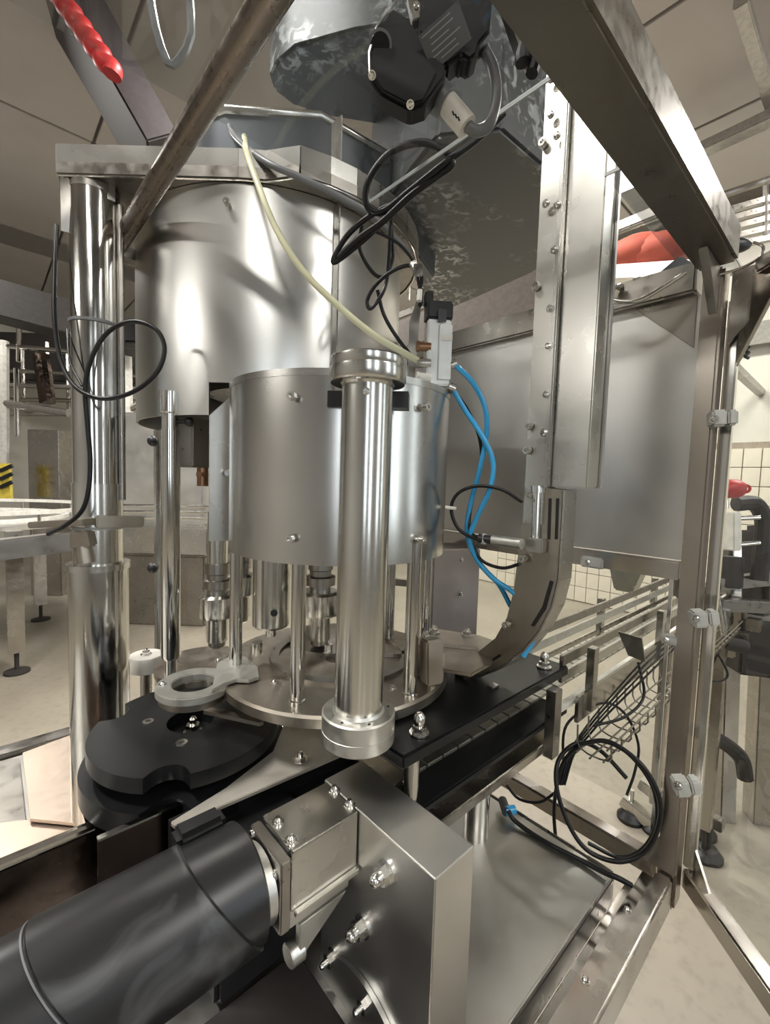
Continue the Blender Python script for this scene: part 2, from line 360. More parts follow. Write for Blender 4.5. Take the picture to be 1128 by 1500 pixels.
# ------------------------------------------------ guard frame
ZT = 1.862
g = thing('machine_guard', 'square-tube stainless guard frame with corner post right of the capper', 'frame', (.912, .196, BZ))
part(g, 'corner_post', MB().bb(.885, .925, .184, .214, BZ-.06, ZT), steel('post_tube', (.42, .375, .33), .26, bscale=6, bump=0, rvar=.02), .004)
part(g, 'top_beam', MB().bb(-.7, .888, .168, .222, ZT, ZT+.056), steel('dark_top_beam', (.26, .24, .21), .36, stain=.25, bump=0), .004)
part(g, 'side_beam', MB().bb(.885, .94, .2225, 1.4, ZT-.03, ZT+.02), S_DARK, .004)
part(g, 'side_beam', MB().bb(.89, .93, .2145, 1.4, 1.345, 1.378), S_FRAME, .003)
part(g, 'bar', MB().beam((.905, .230, .84), (.905, .230, 1.345), .006, .004), S_BOLT)
part(g, 'gusset', MB().prism([(.885, .19, ZT), (.885, .19, ZT-.075), (.80, .19, ZT)], (0, .012, 0)).prism([(.90, .222, ZT-.03), (.90, .222, ZT-.12), (.90, .32, ZT-.03)], (.012, 0, 0)), S_DARK, .001)
part(g, 'gusset', MB().prism([(.915, .180, ZT), (.915, .180, ZT-.12), (.915, .08, ZT)], (.008, 0, 0)), S_FRAME, .001)
part(g, 'gusset', MB().prism([(.89, .214, BZ), (.89, .214, BZ+.06), (.89, .25, BZ)], (.03, 0, 0)), S_FRAME)
# round bars at left
part(g, 'round_bar', MB().tube([(.212, -.1, 1.95), (.212, 1.05, 1.95)], .0155, n=20), steel('weathered_bar', (.27, .23, .20), .30, stain=.4, bump=0))
part(g, 'cross_bar', MB().beam((.20, 1.06, 1.945), (.262, 1.06, 1.945), .03, .022), S_DARK)
# infill sheet
single('guard_sheet', 'large satin stainless sheet filling the guard side between post and cap chute', 'panel', MB().bb(.902, .908, .2145, 1.38, 1.379, ZT-.031), S_PANEL, .001)
GC = mesh_of('clamp_body', MB().bb(-.014, .014, -.022, .022, -.011, .011), LIGHTGREY, bev=.003)
def clampblk(p, lab, ax=None, sc=1):
    t = thing('pane_clamp', lab, 'clamp', p)
    o = clone(t, 'clamp_body', GC, p); o.scale = (sc,)*3
    if ax: o.rotation_euler.z = ax
    d = V((-1, 0, 0)) if not ax else V((-math.cos(ax), -math.sin(ax), 0))
    clone(t, 'screw', SMALLB, V(p)+d*.0125*sc+V((0, .006, 0)), zrot(d))
def clampx(px, py, lab, x0=.875, l=.07):
    p = Px(px, py, .905); t = thing('hinge_clamp', lab, 'clamp', p, None)
    a = Pd(px-21, py, .715); b = Pd(px+18, py-2, .705)
    part(t, 'clamp_body', MB().beam(a, a.lerp(b, .56), .026, .026), LIGHTGREY, .003)
    part(t, 'clamp_jaw', MB().beam(a.lerp(b, .62), b, .022, .024), LIGHTGREY, .003)
    clone(t, 'screw', SMALLB, Pd(px-14, py, .70), zrot(-ray(px, py)))
clampx(1060, 614, 'grey plastic hinge clamp uppermost on the right corner post')
clampx(1033, 906, 'grey plastic hinge clamp halfway down the right corner post')
clampx(1007, 1151, 'grey plastic hinge clamp lowest on the right corner post')
clampblk(Px(870, 823, .90)+V((-.0, 0, 0)), 'grey clamp hanging under the rail below the satin guard sheet')
clampblk(Px(985, 937, .895), 'light grey clamp on the thin pane edge left of the corner post', sc=.7)
single('polycarbonate_sheet', 'clear polycarbonate pane below the satin guard sheet beside the post', 'pane', MB().bb(.912, .916, .226, 1.3, .90, 1.345), PANE)
# roof panes
def pane(name, lab, x0, x1, y0, y1, z, mat):
    t = thing(name, lab, 'pane', ((x0+x1)/2, (y0+y1)/2, z))
    part(t, 'sheet', MB().bb(x0+.001, x1-.001, y0+.001, y1-.001, z, z+.005), mat)
    e = .0022
    part(t, 'sheet_edge', MB().bb(x0-e, x0, y0, y1, z, z+.005).bb(x1, x1+e, y0, y1, z, z+.005).bb(x0, x1, y0-e, y0, z, z+.005), EDGE)
pane('roof_pane', 'clear roof pane over the capper with its corner above the sloping beam', -.75, .482, .19, .60, 1.955, PANE_R)
pane('roof_pane', 'smaller clear roof pane lying beyond the cap chute near the corner post',   .642, 1.10, .200, .278, 1.925, PANE_F)
# open door
dd = (V((.80, .05, 0))-V((.93, .178, 0))).normalized(); dn = V((-dd.y, dd.x, 0))
h0 = V((.938, .176, 0)); h1 = h0+dd*.55
t = thing('guard_door', 'opened clear guard door swung toward the viewer at right edge', 'door', (h0.x, h0.y, BZ-.04))
def dz(p, z): return V((p.x, p.y, z))
part(t, 'door_pane', MB().box(dz(h0.lerp(h1, .5), 1.33), (.54, .004, 1.0), (dd, dn, V((0, 0, 1)))), PANE)
dfr = [dz(h0, .90), dz(h0, 1.82), dz(h0+dd*.05, 1.855), dz(h1, 1.86)]
part(t, 'door_stile', MB().beam(dz(h0, .82), dz(h0, 1.82), .018, .018), S_POL, .002)
part(t, 'door_rail', MB().beam(dz(h0, .80), dz(h1, .80), .028, .036), S_FRAME, .003)
part(t, 'door_rail', MB().beam(dz(h0+dd*.05, 1.85), dz(h1, 1.85), .024, .024), S_FRAME, .003)
part(t, 'corner_plate', MB().prism([dz(h0, .80), dz(h0, .87), dz(h0+dd*.07, .80)], dn*.004).prism([dz(h0, 1.84), dz(h0, 1.70), dz(h0+dd*.12, 1.86)], dn*.006), S_FRAME)
part(t, 'latch', MB().beam(dz(h0+dd*.21, .82), dz(h0+dd*.27, .82), .045, .02), S_FRAME, .003).__setitem__('label', 'small latch plate on the bottom rail')
single('door_chain_hose', 'ribbed black spiral cable hanging behind the right corner post', 'cable', MB().tube([Pd(1094+(3 if k % 2 else -3), 425+k*4, .80) for k in range(26)], .0028, k=3), RUBBER)

# ------------------------------------------------ left column
cx, cy = .164, .987
t = thing('support_column', 'polished round support column at left with wider lower sleeve', 'column', (cx, cy, BZ))
part(t, 'shaft', MB().lathe([(.0395, 0), (.0395, .68)], (cx, cy, 1.322), n=40), S_POL)
part(t, 'sleeve', MB().lathe([(.050, 0), (.050, .50), (.047, .503)], (cx, cy, BZ), n=40), S_POL)
part(t, 'collar', MB().lathe([(.053, 0), (.053, .012)], (cx, cy, 1.318), n=40), S_TURN)
part(t, 'collar', MB().lathe([(.0415, 0), (.0415, .15)], (cx, cy, 1.33), n=40), S_TURN)
part(t, 'cap_plate', MB().lathe([(.0405, 0), (.0405, .012)], (cx, cy, 1.996), n=40), S_DARK)
part(t, 'tie_rod', MB().cyl((cx+.035, cy-.028, 1.45), (cx+.035, cy-.028, 1.985), .006), S_DARK)
single('cable_tie', 'grey cable tie around the polished left column above the cable loop', 'cable tie', MB().ring(.0425, .040, (cx, cy, 1.768), .005), GREYCAB)
single('cable_tie', 'grey cable tie around the left column just above its arm bracket', 'cable tie', MB().ring(.0445, .042, (cx, cy, 1.395), .005), LIGHTGREY)
t = thing('arm_bracket', 'flat steel arm bracket clamped to the left column reaching left', 'bracket', (cx, cy-.06, 1.36))
a0 = Pd(60, 768, .84); a1 = Pd(140, 764, .80); a2 = Pd(210, 764, .86)
part(t, 'flat_bar', MB().beam(a0, a1, .05, .012).beam(a1, a2, .012, .022), S_PLATE, .002)
part(t, 'arm', MB().beam(Pd(-60, 812, .70), Pd(106, 792, .80), .03, .034), S_DARK, .003)
part(t, 'arm_joint', MB().beam(Pd(106, 792, .80), Pd(136, 788, .80), .03, .030), S_PLATE, .003)
part(t, 'neck', MB().cyl(Pd(122, 800, .80), Pd(126, 825, .80), .014), S_PLATE)

# ------------------------------------------------ head plate + hat
DC = V((.537, 1.0, 0)); DR = .297
def arc(c, r, a0, a1, n): return [V((c.x+r*math.cos(a0+(a1-a0)*i/n), c.y+r*math.sin(a0+(a1-a0)*i/n), 0)) for i in range(n+1)]
def atz(ps, z): return [V((p.x, p.y, z)) for p in ps]
pts = [Pz(85, 255, 2.01), Pz(350, 262, 2.01), Pz(390, 265, 2.01)] + arc(DC, .335, R(-112), R(120), 26) + [V((.24, 1.26, 2.01)), V((.155, 1.22, 2.01))]
pts = atz(pts, 2.01)
t = thing('head_plate', 'thick grey stainless head plate over drum and left column', 'plate', (.3, 1.0, 2.01))
part(t, 'plate', MB().prism(pts, (0, 0, .012)), S_DARK, .001)
lip = MB()
for i in range(20):
    a, b = pts[i], pts[i+1]; lip.beam(a+V((0, 0, .024)), b+V((0, 0, .024)), .006, .048, upv=V((0, 0, 1)))
lip.beam(pts[-1]+V((0, 0, .024)), pts[0]+V((0, 0, .024)), .006, .048)
part(t, 'rim_band', lip, S_SHEET)
part(t, 'top_sheet', MB().prism(atz(pts, 2.056), (0, 0, .004)), S_SHEET)
part(t, 'hanger_bracket', MB().prism([Pz(88, 258, 2.008), Pz(88, 258, 2.008)+V((0, 0, -.09)), Pz(100, 262, 2.008)+V((.01, 0, -.09)), Pz(118, 262, 2.008)], (.006, .006, 0)).bb(.15, .19, .95, .96, 1.985, 2.01), S_DARK)
part(t, 'bright_edge', MB().tube([p+V((0, 0, -.001)) for p in pts[:20]], .0022, n=6, k=1), S_POL)
low = MB()
for i in range(20):
    a, b = pts[i], pts[i+1]; low.beam(a+V((0, 0, .009)), b+V((0, 0, .009)), .009, .018)
part(t, 'lower_band', low, S_DARK)
hp = atz([Pz(285, 200, 2.2), Pz(300, 172, 2.2), Pz(330, 160, 2.2), Pz(470, 170, 2.2), Pz(590, 240, 2.2), Pz(640, 330, 2.2)], 2.2)
hp += [V((.80, 1.1, 2.2)), V((.6, 1.3, 2.2)), V((.38, 1.25, 2.2))]
t = thing('drive_cover', 'blue-grey octagonal drive cover sitting on the head plate', 'cover', (.5, 1.0, 2.062))
part(t, 'body', MB().prism(atz(hp, 2.062), (0, 0, .135)), plain('bluish_cover', (.10, .112, .125), .35, .5, var=.05), .004)
rim = MB()
rim.tube(hp+[hp[0]], .008, k=1)
part(t, 'rim', rim, S_SHEET)

# ------------------------------------------------ big drum
SC = V((.492, .664, 0)); SR = .194
t = thing('rear_drum', 'tall wide satin stainless drum hanging under the head plate', 'drum', (DC.x, DC.y, 1.61))
N = 120; vs = []; fs = []
def zb(a):
    p = V((DC.x+DR*math.cos(a), DC.y+DR*math.sin(a), 0))
    return 1.668 if (p-SC).length < SR+.03 else 1.61
cut = [zb(2*PI*i/N) for i in range(N)]
mb = MB()
for i in range(N):
    a, b = 2*PI*i/N, 2*PI*(i+1)/N; z0 = max(cut[i], cut[(i+1) % N])
    for rr in (DR, DR-.004):
        for za, zb_2 in ([(1.668, 2.009)] if z0 > 1.65 else [(1.61, 1.668), (1.668, 2.009)]):
            q = [DC+V((rr*math.cos(x), rr*math.sin(x), z)) for x, z in ((a, za), (b, za), (b, zb_2), (a, zb_2))]
            mb.add(q, [(0, 1, 2, 3)])
    q = [DC+V((r_*math.cos(x), r_*math.sin(x), z0)) for r_, x in ((DR, a), (DR, b), (DR-.004, b), (DR-.004, a))]
    mb.add(q, [(0, 1, 2, 3)])
part(t, 'shell', mb, S_DRUM)
part(t, 'core', MB().lathe([(.15, 0), (.15, .30)], (DC.x+.02, DC.y+.06, 1.70), n=40), S_DARK)
part(t, 'seam_strip', MB().box(Pd(487, 480, .835)+V((0, 0, .12)), (.003, .03, .5), None), S_SHEET)
v = ray(335, 300); A = v.x**2+v.y**2; B = -2*(v.x*DC.x+v.y*DC.y); Cc = DC.x**2+DC.y**2-DR**2
b0 = CAMP+v*((-B-math.sqrt(B*B-4*A*Cc))/(2*A)); d = (V((b0.x, b0.y, 0))-DC).normalized()
clone(t, 'socket_bolt', SPACER, DC+d*(DR-.001)+V((0, 0, b0.z)), zrot(d))

# ------------------------------------------------ small drum (turret cover)
t = thing('turret_cover', 'short stainless turret cover with socket bolts behind the front column', 'drum', (SC.x, SC.y, 1.377))
part(t, 'shell', MB().lathe([(SR-.003, 0), (SR, 0), (SR, .268), (SR-.003, .268), (SR-.003, 0)], (SC.x, SC.y, 1.377), n=96, caps=False), S_DRUM2)
part(t, 'top_ring', MB().lathe([(SR+.001, 0), (SR+.001, .010), (SR-.006, .012), (.02, .012), (.02, 0), (SR+.001, 0)], (SC.x, SC.y, 1.645), n=96, caps=False), S_SHEET)
part(t, 'inner_plate', MB().lathe([(.0, 0), (.17, 0), (.17, .02), (0, .02)], (SC.x, SC.y, 1.42), n=48, caps=False), S_DARK)
for (px, py) in ((432, 582), (618, 597), (429, 789), (612, 790)):
    v = ray(px, py); A = v.x**2+v.y**2; B = -2*(v.x*SC.x+v.y*SC.y); Cc = SC.x**2+SC.y**2-SR**2
    k = (-B-math.sqrt(B*B-4*A*Cc))/(2*A); p = CAMP+v*k; d = (V((p.x, p.y, 0))-SC).normalized()
    clone(t, 'socket_bolt', SPACER, p, zrot(d))
# flat side bracket
q0 = Pd(306, 700, .775); q1 = Pd(347, 700, .80)
ssp = MB().prism([V((q0.x, q0.y, 1.385)), V((q1.x, q1.y, 1.385)), V((q1.x, q1.y, 1.655)), V((q0.x, q0.y, 1.605))], (.006, .012, 0))
part(t, 'side_bracket', ssp, S_SHEET, .001)
clone(t, 'socket_bolt', SPACER, Pd(336, 693, .785), zrot((-.55, -.83, 0)))
single('bearing_block', 'dark steel block hidden under the drum left of the turret cover', 'block', MB().beam(Pd(262, 650, .93), Pd(302, 650, .90), .07, .098), S_DARK, .003)
t = thing('copper_fitting', 'small copper-brown fitting beneath the dark block left of the turret', 'fitting', Pd(297, 700, .9))
part(t, 'body', MB().cyl(Pd(297, 686, .9), Pd(297, 712, .9), .011), BRASS)
part(t, 'nut', MB().hexa(Pd(297, 698, .9), (0, 0, 1), .013, .008), BRASS)

# ------------------------------------------------ front column
fx, fy = .372, .448
t = thing('front_column', 'polished round steel column with bolted disc flanges in front of turret', 'column', (fx, fy, 1.165))
part(t, 'shaft', MB().lathe([(.033, 0), (.033, .435)], (fx, fy, 1.190), n=48), S_TURN)
part(t, 'lower_flange', MB().lathe([(.046, 0), (.0495, .003), (.0495, .018), (.0488, .0185), (.0488, .0195), (.0495, .020), (.0495, .04), (.0475, .042), (.035, .042), (.033, .046)], (fx, fy, 1.150), n=64), S_ALU)
part(t, 'upper_flange', MB().lathe([(.033, -.003), (.035, 0), (.0475, 0), (.0495, .003), (.0495, .018), (.0485, .0185), (.0485, .0195), (.0495, .021), (.0495, .030), (.0475, .032)], (fx, fy, 1.624), n=64), S_TURN)
part(t, 'bottom_bolt', MB().hexa((fx, fy, 1.142), (0, 0, 1), .013, .008), S_BOLT)
clone(t, 'set_screw', SMALLB, (fx-.0315*.67, fy-.0315*.74, 1.609), zrot((-.67, -.74, 0)))
for a in (200, 250, 330): part(t, 'screw_hole', MB().cyl((fx+.041*math.cos(R(a)), fy+.041*math.sin(R(a)), 1.1921), (fx+.041*math.cos(R(a)), fy+.041*math.sin(R(a)), 1.1926), .002, n=8), BLACKP)
part(t, 'mount_notch', MB().box((fx+.033, fy+.036, 1.612), (.112, .03, .022), (V((.66, -.75, 0)), V((.75, .66, 0)), V((0, 0, 1)))), BLACKP)

# ------------------------------------------------ turret disc with rods
DT = 1.162
t = thing('turret_disc', 'worn round steel guide disc under the turret cover', 'disc', (SC.x, SC.y, DT-.022))
part(t, 'disc', MB().lathe([(.02, 0), (.205, 0), (.210, .004), (.210, .018), (.207, .022), (.02, .022), (.02, 0)], (SC.x, SC.y, DT-.022), n=96, caps=False), S_PLATE)
part(t, 'raised_ring', MB().ring(.135, .118, (SC.x+.02, SC.y+.01, DT), .006, n=64), S_DARK)
part(t, 'hub', MB().lathe([(.09, 0), (.09, .008), (.05, .012)], (SC.x+.05, SC.y+.08, DT), n=40), S_DARK)
rodm = mesh_of('rod', MB().lathe([(.0125, 0), (.0125, .004), (.0110, .006), (.0110, 1.377-DT+.03)], (0, 0, 0), n=24), S_POL)
for (px, py, z) in ((345, 978, 0), (435, 1028, 0), (600, 1018, 0), (569, 935, 0), (622, 935, 0)):
    p = Pz(px, py, DT); clone(t, 'rod', rodm, p)
for (px, py) in ((320, 968), (402, 1000), (462, 950), (575, 1008), (380, 950)):
    clone(t, 'screw', SMALLB, Pz(px, py, DT))
part(t, 'spacer', MB().cyl(Pz(376, 955, DT), Pz(376, 955, DT)+V((0, 0, .02)), .011), S_TURN)
part(t, 'spacer', MB().cyl(Pz(480, 958, DT), Pz(480, 958, DT)+V((0, 0, .02)), .009), S_TURN)
part(t, 'vent_slot', MB().box(Pz(570, 960, DT)+V((0, 0, .003)), (.07, .02, .006), (V((.8, -.6, 0)), V((.6, .8, 0)), V((0, 0, 1)))), S_DARK, .002)
part(t, 'edge_block', MB().beam(Pz(617, 985, DT)+V((0, 0, .028)), Pz(640, 1003, DT)+V((0, 0, .028)), .03, .056), S_PLATE, .003)

def head(px, py, zb_, zt, lab, r=.026, plainc=False, d=.9):
    p = Pd(px, py, d)
    t = thing('capping_head', lab, 'capping head', (p.x, p.y, zb_), None); o = (p.x, p.y, zb_)
    if plainc:
        part(t, 'sleeve', MB().lathe([(.010, -.02), (.010, 0), (r-.003, 0), (r, .004), (r, zt-zb_)], o, n=40), S_TURN)
        v = (V((0, 0, 1.5))-V((p.x, p.y, 1.5))).normalized()
        part(t, 'port_hole', MB().cyl(V(o)+v*(r-.003)+V((.004, -.004, .035)), V(o)+v*(r+.0006)+V((.004, -.004, .035)), .0065), BLACKP)
    else:
        part(t, 'lower_bell', MB().lathe([(.021, -.046), (.021, -.004), (.022, 0), (r+.008, .004), (r+.009, .008), (r+.009, .045), (r+.004, .050)], o, n=40), S_TURN)
        part(t, 'neck', MB().lathe([(.020, .050), (.020, .060), (r, .062), (r, .078), (.021, .080), (.021, .090), (.024, .092), (.024, .112)], o, n=40), S_DARK)
        part(t, 'spindle', MB().lathe([(.020, .112), (.020, max(zt-zb_, .12))], o, n=32), S_TURN)
        part(t, 'chuck', MB().lathe([(.012, -.06), (.017, -.056), (.017, -.046)], o, n=24), S_DARK)
head(318, 925, 1.215, 1.43, 'leftmost of the capping heads with wide turned bell', d=.9)
head(397, 905, 1.215, 1.43, 'plain capping sleeve with a round dark port below the turret cover', r=.035, plainc=True, d=.86)
head(468, 915, 1.235, 1.42, 'capping head with stacked rings just left of the front column', r=.029, d=.87)
head(352, 905, 1.235, 1.43, 'dark rear capping head half hidden between the leftmost head and plain sleeve', r=.022, d=1.0)

# pistons at left
p = Pz(250, 988, 1.115)
t = thing('lift_rod', 'slim vertical polished rod from the rear drum down to the disc behind neck ring', 'rod', (p.x, p.y, 1.113))
part(t, 'outer_tube', MB().lathe([(.0155, .035), (.0175, .040), (.0175, .47)], (p.x, p.y, 1.113), n=28), S_POL)
part(t, 'inner_rod', MB().lathe([(.0105, .0), (.0105, .036)], (p.x, p.y, 1.113), n=20), S_TURN)
part(t, 'top_collar', MB().lathe([(.015, .47), (.015, .50), (.019, .502), (.019, .54)], (p.x, p.y, 1.113), n=28), S_TURN)
part(t, 'side_knob', MB().sphere((p.x+.028, p.y-.02, 1.60), .009).cyl((p.x, p.y, 1.60), (p.x+.028, p.y-.02, 1.60), .004), BLACKP)
p = Pz(224, 1000, 1.2)
# neck ring
RINGM = steel('matte_ring_steel', (.50, .49, .45), .45, stain=.2, metallic=.8, bump=0)
rc = Pz(284, 999, 1.165)
t = thing('neck_ring', 'open grey steel neck ring arm above the black star wheel', 'ring', (rc.x, rc.y, 1.17))
part(t, 'ring', MB().ring(.057, .033, (rc.x, rc.y, 1.152), .013, n=48), RINGM, .0015)
part(t, 'lower_ring', MB().ring(.052, .035, (rc.x, rc.y, 1.140), .011, n=48), S_PLATE, .001)
am = [Pz(x, y, 1.152) for (x, y) in ((318, 985), (338, 973), (360, 975), (377, 990), (379, 1006), (364, 1011), (346, 1010), (328, 1016), (310, 1027))]
part(t, 'arm', MB().prism([p+V((0, 0, .0115)) for p in am], (0, 0, .006)), RINGM, .001)
part(t, 'guide_foot', MB().prism([Pz(x, y, 1.12) for (x, y) in ((300, 1040), (385, 1055), (386, 1062), (380, 1064), (298, 1046))], (0, 0, .006)).beam(Pz(372, 1052, 1.12), Pz(372, 1052, 1.12)+V((0, 0, .035)), .012, .012), S_PLATE)
clone(t, 'screw', SMALLB, Pz(238, 1003, 1.165))
# second lower plate and white roller behind
p = Pz(300, 965, 1.12)
t = thing('rear_disc', 'flat worn disc behind the black star wheel', 'disc', (p.x, p.y, 1.10))
part(t, 'plate', MB().lathe([(.095, 0), (.095, .012)], (p.x, p.y, 1.10), n=48), S_PLATE, .001)
part(t, 'shaft', MB().cyl((p.x, p.y, BZ), (p.x, p.y, 1.10), .03), S_DARK)
p = Pz(214, 958, 1.10)
t = thing('white_roller', 'round white plastic roller behind the black star wheel', 'roller', (p.x, p.y, 1.06))
part(t, 'wheel', MB().lathe([(.034, 0), (.036, .003), (.036, .030), (.034, .034)], (p.x, p.y, 1.065), n=40), WHITEP)
clone(t, 'axle_bolt', HEXB, (p.x, p.y, 1.099))
part(t, 'post', MB().cyl((p.x, p.y, BZ), (p.x, p.y, 1.065), .012), S_DARK)

# ------------------------------------------------ star wheel
sc = V((.243, .722, 0)); SWR = .141
def star(R0, z, notches, rn=.027):
    out = []
    n = 180
    for i in range(n):
        a = 2*PI*i/n; r = R0
        for na in notches:
            da = (a-na+PI) % (2*PI)-PI; k = rn*rn-(R0*1.0*math.sin(da))**2
            if abs(da) < .6 and k > 0: r = min(r, R0*math.cos(da)-math.sqrt(k))
        out.append(V((sc.x+r*math.cos(a), sc.y+r*math.sin(a), z)))
    return out
NT = [R(130), R(240), R(8)]
hole = [V((rc.x+.004+.027*math.cos(2*PI*i/28), rc.y-.01+.027*math.sin(2*PI*i/28)+.01, 1.088)) for i in range(28)]
hc = sc+V((.002, -.0, 0)); hole = [V((hc.x+.036*math.cos(2*PI*i/28), hc.y+.036*math.sin(2*PI*i/28), 1.080)) for i in range(28)]
t = thing('star_wheel', 'black plastic bottle star wheel in two stacked discs with round pockets', 'star wheel', (sc.x, sc.y, 1.0))
part(t, 'upper_disc', MB().prism(star(SWR, 1.080, NT), (0, 0, .022), holes=[hole]), BLACKP2, .003)
part(t, 'lower_disc', MB().prism(star(SWR*1.07, 1.030, NT), (0, 0, .030)), BLACKP2, .003)
part(t, 'spacer_hub', MB().cyl((sc.x, sc.y, 1.063), (sc.x, sc.y, 1.080), .06), BLACKP)
part(t, 'drive_shaft', MB().cyl((sc.x, sc.y, BZ), (sc.x, sc.y, 1.035), .035), S_DARK)
part(t, 'bottom_plate', MB().lathe([(.120, 0), (.120, .1)], (sc.x+.01, sc.y+.01, .93), n=64), BLACKP)
for (px, py) in ((217, 1057), (266, 1088)):
    p = Pz(px, py, 1.102); part(t, 'flat_screw', MB().ring(.0085, .0038, p, .0012, n=24), S_BOLT)
clone(t, 'hex_bolt', HEXB, (sc.x+.004, sc.y-.004, 1.082)).scale = (1.3, 1.3, 2.0)

# ------------------------------------------------ front strip and black under-body
t = thing('front_guide_rail', 'long slanting steel strip guide rail in front of the star wheel', 'guide rail', (.3, .56, BZ))
poly = [Pz(x, y, 1.06) for (x, y) in ((250, 1210), (330, 1160), (400, 1105), (424, 1045), (500, 1040), (560, 1075), (545, 1090), (385, 1160), (256, 1216))]
part(t, 'strip', MB().prism(poly, (0, 0, .006)), steel('matte_strip', (.52, .49, .43), .5, stain=.3, metallic=.55), .001)
part(t, 'side_plate', MB().bb(.17, .48, .572, .584, .90, 1.055), BLACKP)
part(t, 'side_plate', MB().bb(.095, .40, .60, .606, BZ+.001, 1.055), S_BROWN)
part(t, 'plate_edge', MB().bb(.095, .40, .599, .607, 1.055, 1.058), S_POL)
part(t, 'standoff', MB().cyl((.335, .60, BZ), (.335, .60, 1.055), .008), S_POL)
for x, y in ((440, 1113),):
    clone(t, 'hex_bolt', HEXB, Pz(x, y, 1.068))
single('black_housing', 'black plastic housing under the guide rail behind the motor', 'housing', MB().bb(.20, .333, .50, .568, .84, 1.035).bb(.34, .50, .52, .70, .84, 1.02), BLACKP, .006)
single('dark_pan', 'dark shadowed steel pan beneath the motor cover', 'pan', MB().bb(-.35, .315, .285, .50, BZ+.001, BZ+.02), DARKM, .003)  # dark sheet painting the shade over the deck under the motor

# black guide plates (right)
t = thing('upper_guide_plate', 'upper black plastic guide plate running right from the front column', 'guide plate', (.64, .46, 1.118))
up_poly = [V((.405, .392, 1.118)), V((.878, .392, 1.118)), V((.878, .535, 1.118)), V((.64, .545, 1.118)), V((.50, .52, 1.118)), V((.405, .50, 1.118))]
part(t, 'plate', MB().prism(up_poly, (0, 0, .020)), BLACKP2, .003)
part(t, 'wear_clip', MB().box(Pz(722, 1005, 1.141), (.02, .014, .005)), S_BOLT, .001)
for (px, py) in ((614, 1074), (797, 977)):
    p = Pz(px, py, 1.139); clone(t, 'knob_bolt', HEXB, p).scale = (1.25, 1.25, 1.4)
    part(t, 'bolt_head', MB().lathe([(.008, .014), (.0085, .018), (.008, .026), (.004, .031), (.0001, .032)], p, n=20), S_BOLT)
t = thing('lower_guide_plate', 'lower black plastic guide plate beneath the upper one', 'guide plate', (.64, .43, 1.04))
part(t, 'plate', MB().bb(.41, .885, .392, .475, 1.034, 1.047), BLACKP2, .003)
for x in (.445, .80):
    single('spacer_post', 'round steel spacer post under the black plates near the tall box' if x < .5 else 'dark square spacer post between the black plates beside the conveyor', 'post',
           MB().cyl((x, .415, .80 if x < .5 else 1.0), (x, .415, 1.117), .0125) if x < .5 else MB().bb(x-.013, x+.013, .372, .391, .985, 1.116), S_POL if x < .5 else S_DARK)
t = thing('support_leg', 'round steel support leg with square collar under the black plates', 'leg', (.69, .47, BZ))
part(t, 'tube', MB().cyl((.70, .475, BZ), (.70, .475, .99), .024), S_POL)
part(t, 'collar', MB().bb(.665, .735, .44, .51, .935, .965), S_SHEET, .003)
part(t, 'foot_plate', MB().bb(.50, .86, .40, .52, .975, .995), S_FRAME, .002)

# ------------------------------------------------ conveyor
t = thing('bottle_conveyor', 'stainless slat-chain bottle conveyor running away to the right', 'conveyor', (2.0, .46, 0))
part(t, 'side_frame', MB().bb(.89, 2.35, .372, .380, 1.02, 1.075), S_FRAME, .001)
part(t, 'side_frame', MB().bb(.84, 2.35, .530, .538, 1.0, 1.075), S_FRAME, .001)
part(t, 'wear_strip', MB().bb(.84, 2.35, .384, .40, 1.055, 1.063), WHITEP).__setitem__('label', 'pale wear strip')
sl = mesh_of('chain_slat', MB().bb(-.0175, .0175, -.045, .045, -.003, .003), S_BRUSH, bev=.001)
x = .44
while x < 2.33:
    clone(t, 'chain_slat', sl, (x, .475, 1.066)); x += .038
for (y, z) in ((.400, 1.115), (.520, 1.115), (.400, 1.150), (.520, 1.150)):
    part(t, 'guide_bar', MB().bb(.86, 2.35, y-.004, y+.004, z-.011, z+.011), S_SHEET if z < 1.14 else S_DARK, .001)
for x in (.95, 1.4, 1.9, 2.3):
    for y in (.378, .532):
        s = -1 if y < .45 else 1
        part(t, 'rail_bracket', MB().bb(x-.012, x+.012, y-.004 if s > 0 else y-.012, y+.012 if s > 0 else y+.004, 1.03, 1.165), S_FRAME, .001)
for x in (1.3, 2.16):
    for y in (.364, .545):
        lg = part(t, 'leg', MB().bb(x-.025, x+.025, y-.02, y+.02, .13, 1.04), S_FRAME, .003) if x > 1.5 else None
        if lg: part(lg, 'levelling_foot', MB().cyl((x, y, .02), (x, y, .13), .008).lathe([(.045, 0), (.045, .012), (.03, .03), (.012, .035)], (x, y, 0)), BLACKP)
    if x > 1.5: part(t, 'cross_brace', MB().bb(x-.015, x+.015, .384, .525, .22, .25), S_FRAME)
part(t, 'bracket_plate', MB().prism([Px(x, y, .95) for (x, y) in ((905, 925), (940, 935), (945, 970), (920, 960))], (.004, 0, 0)), S_DARK)

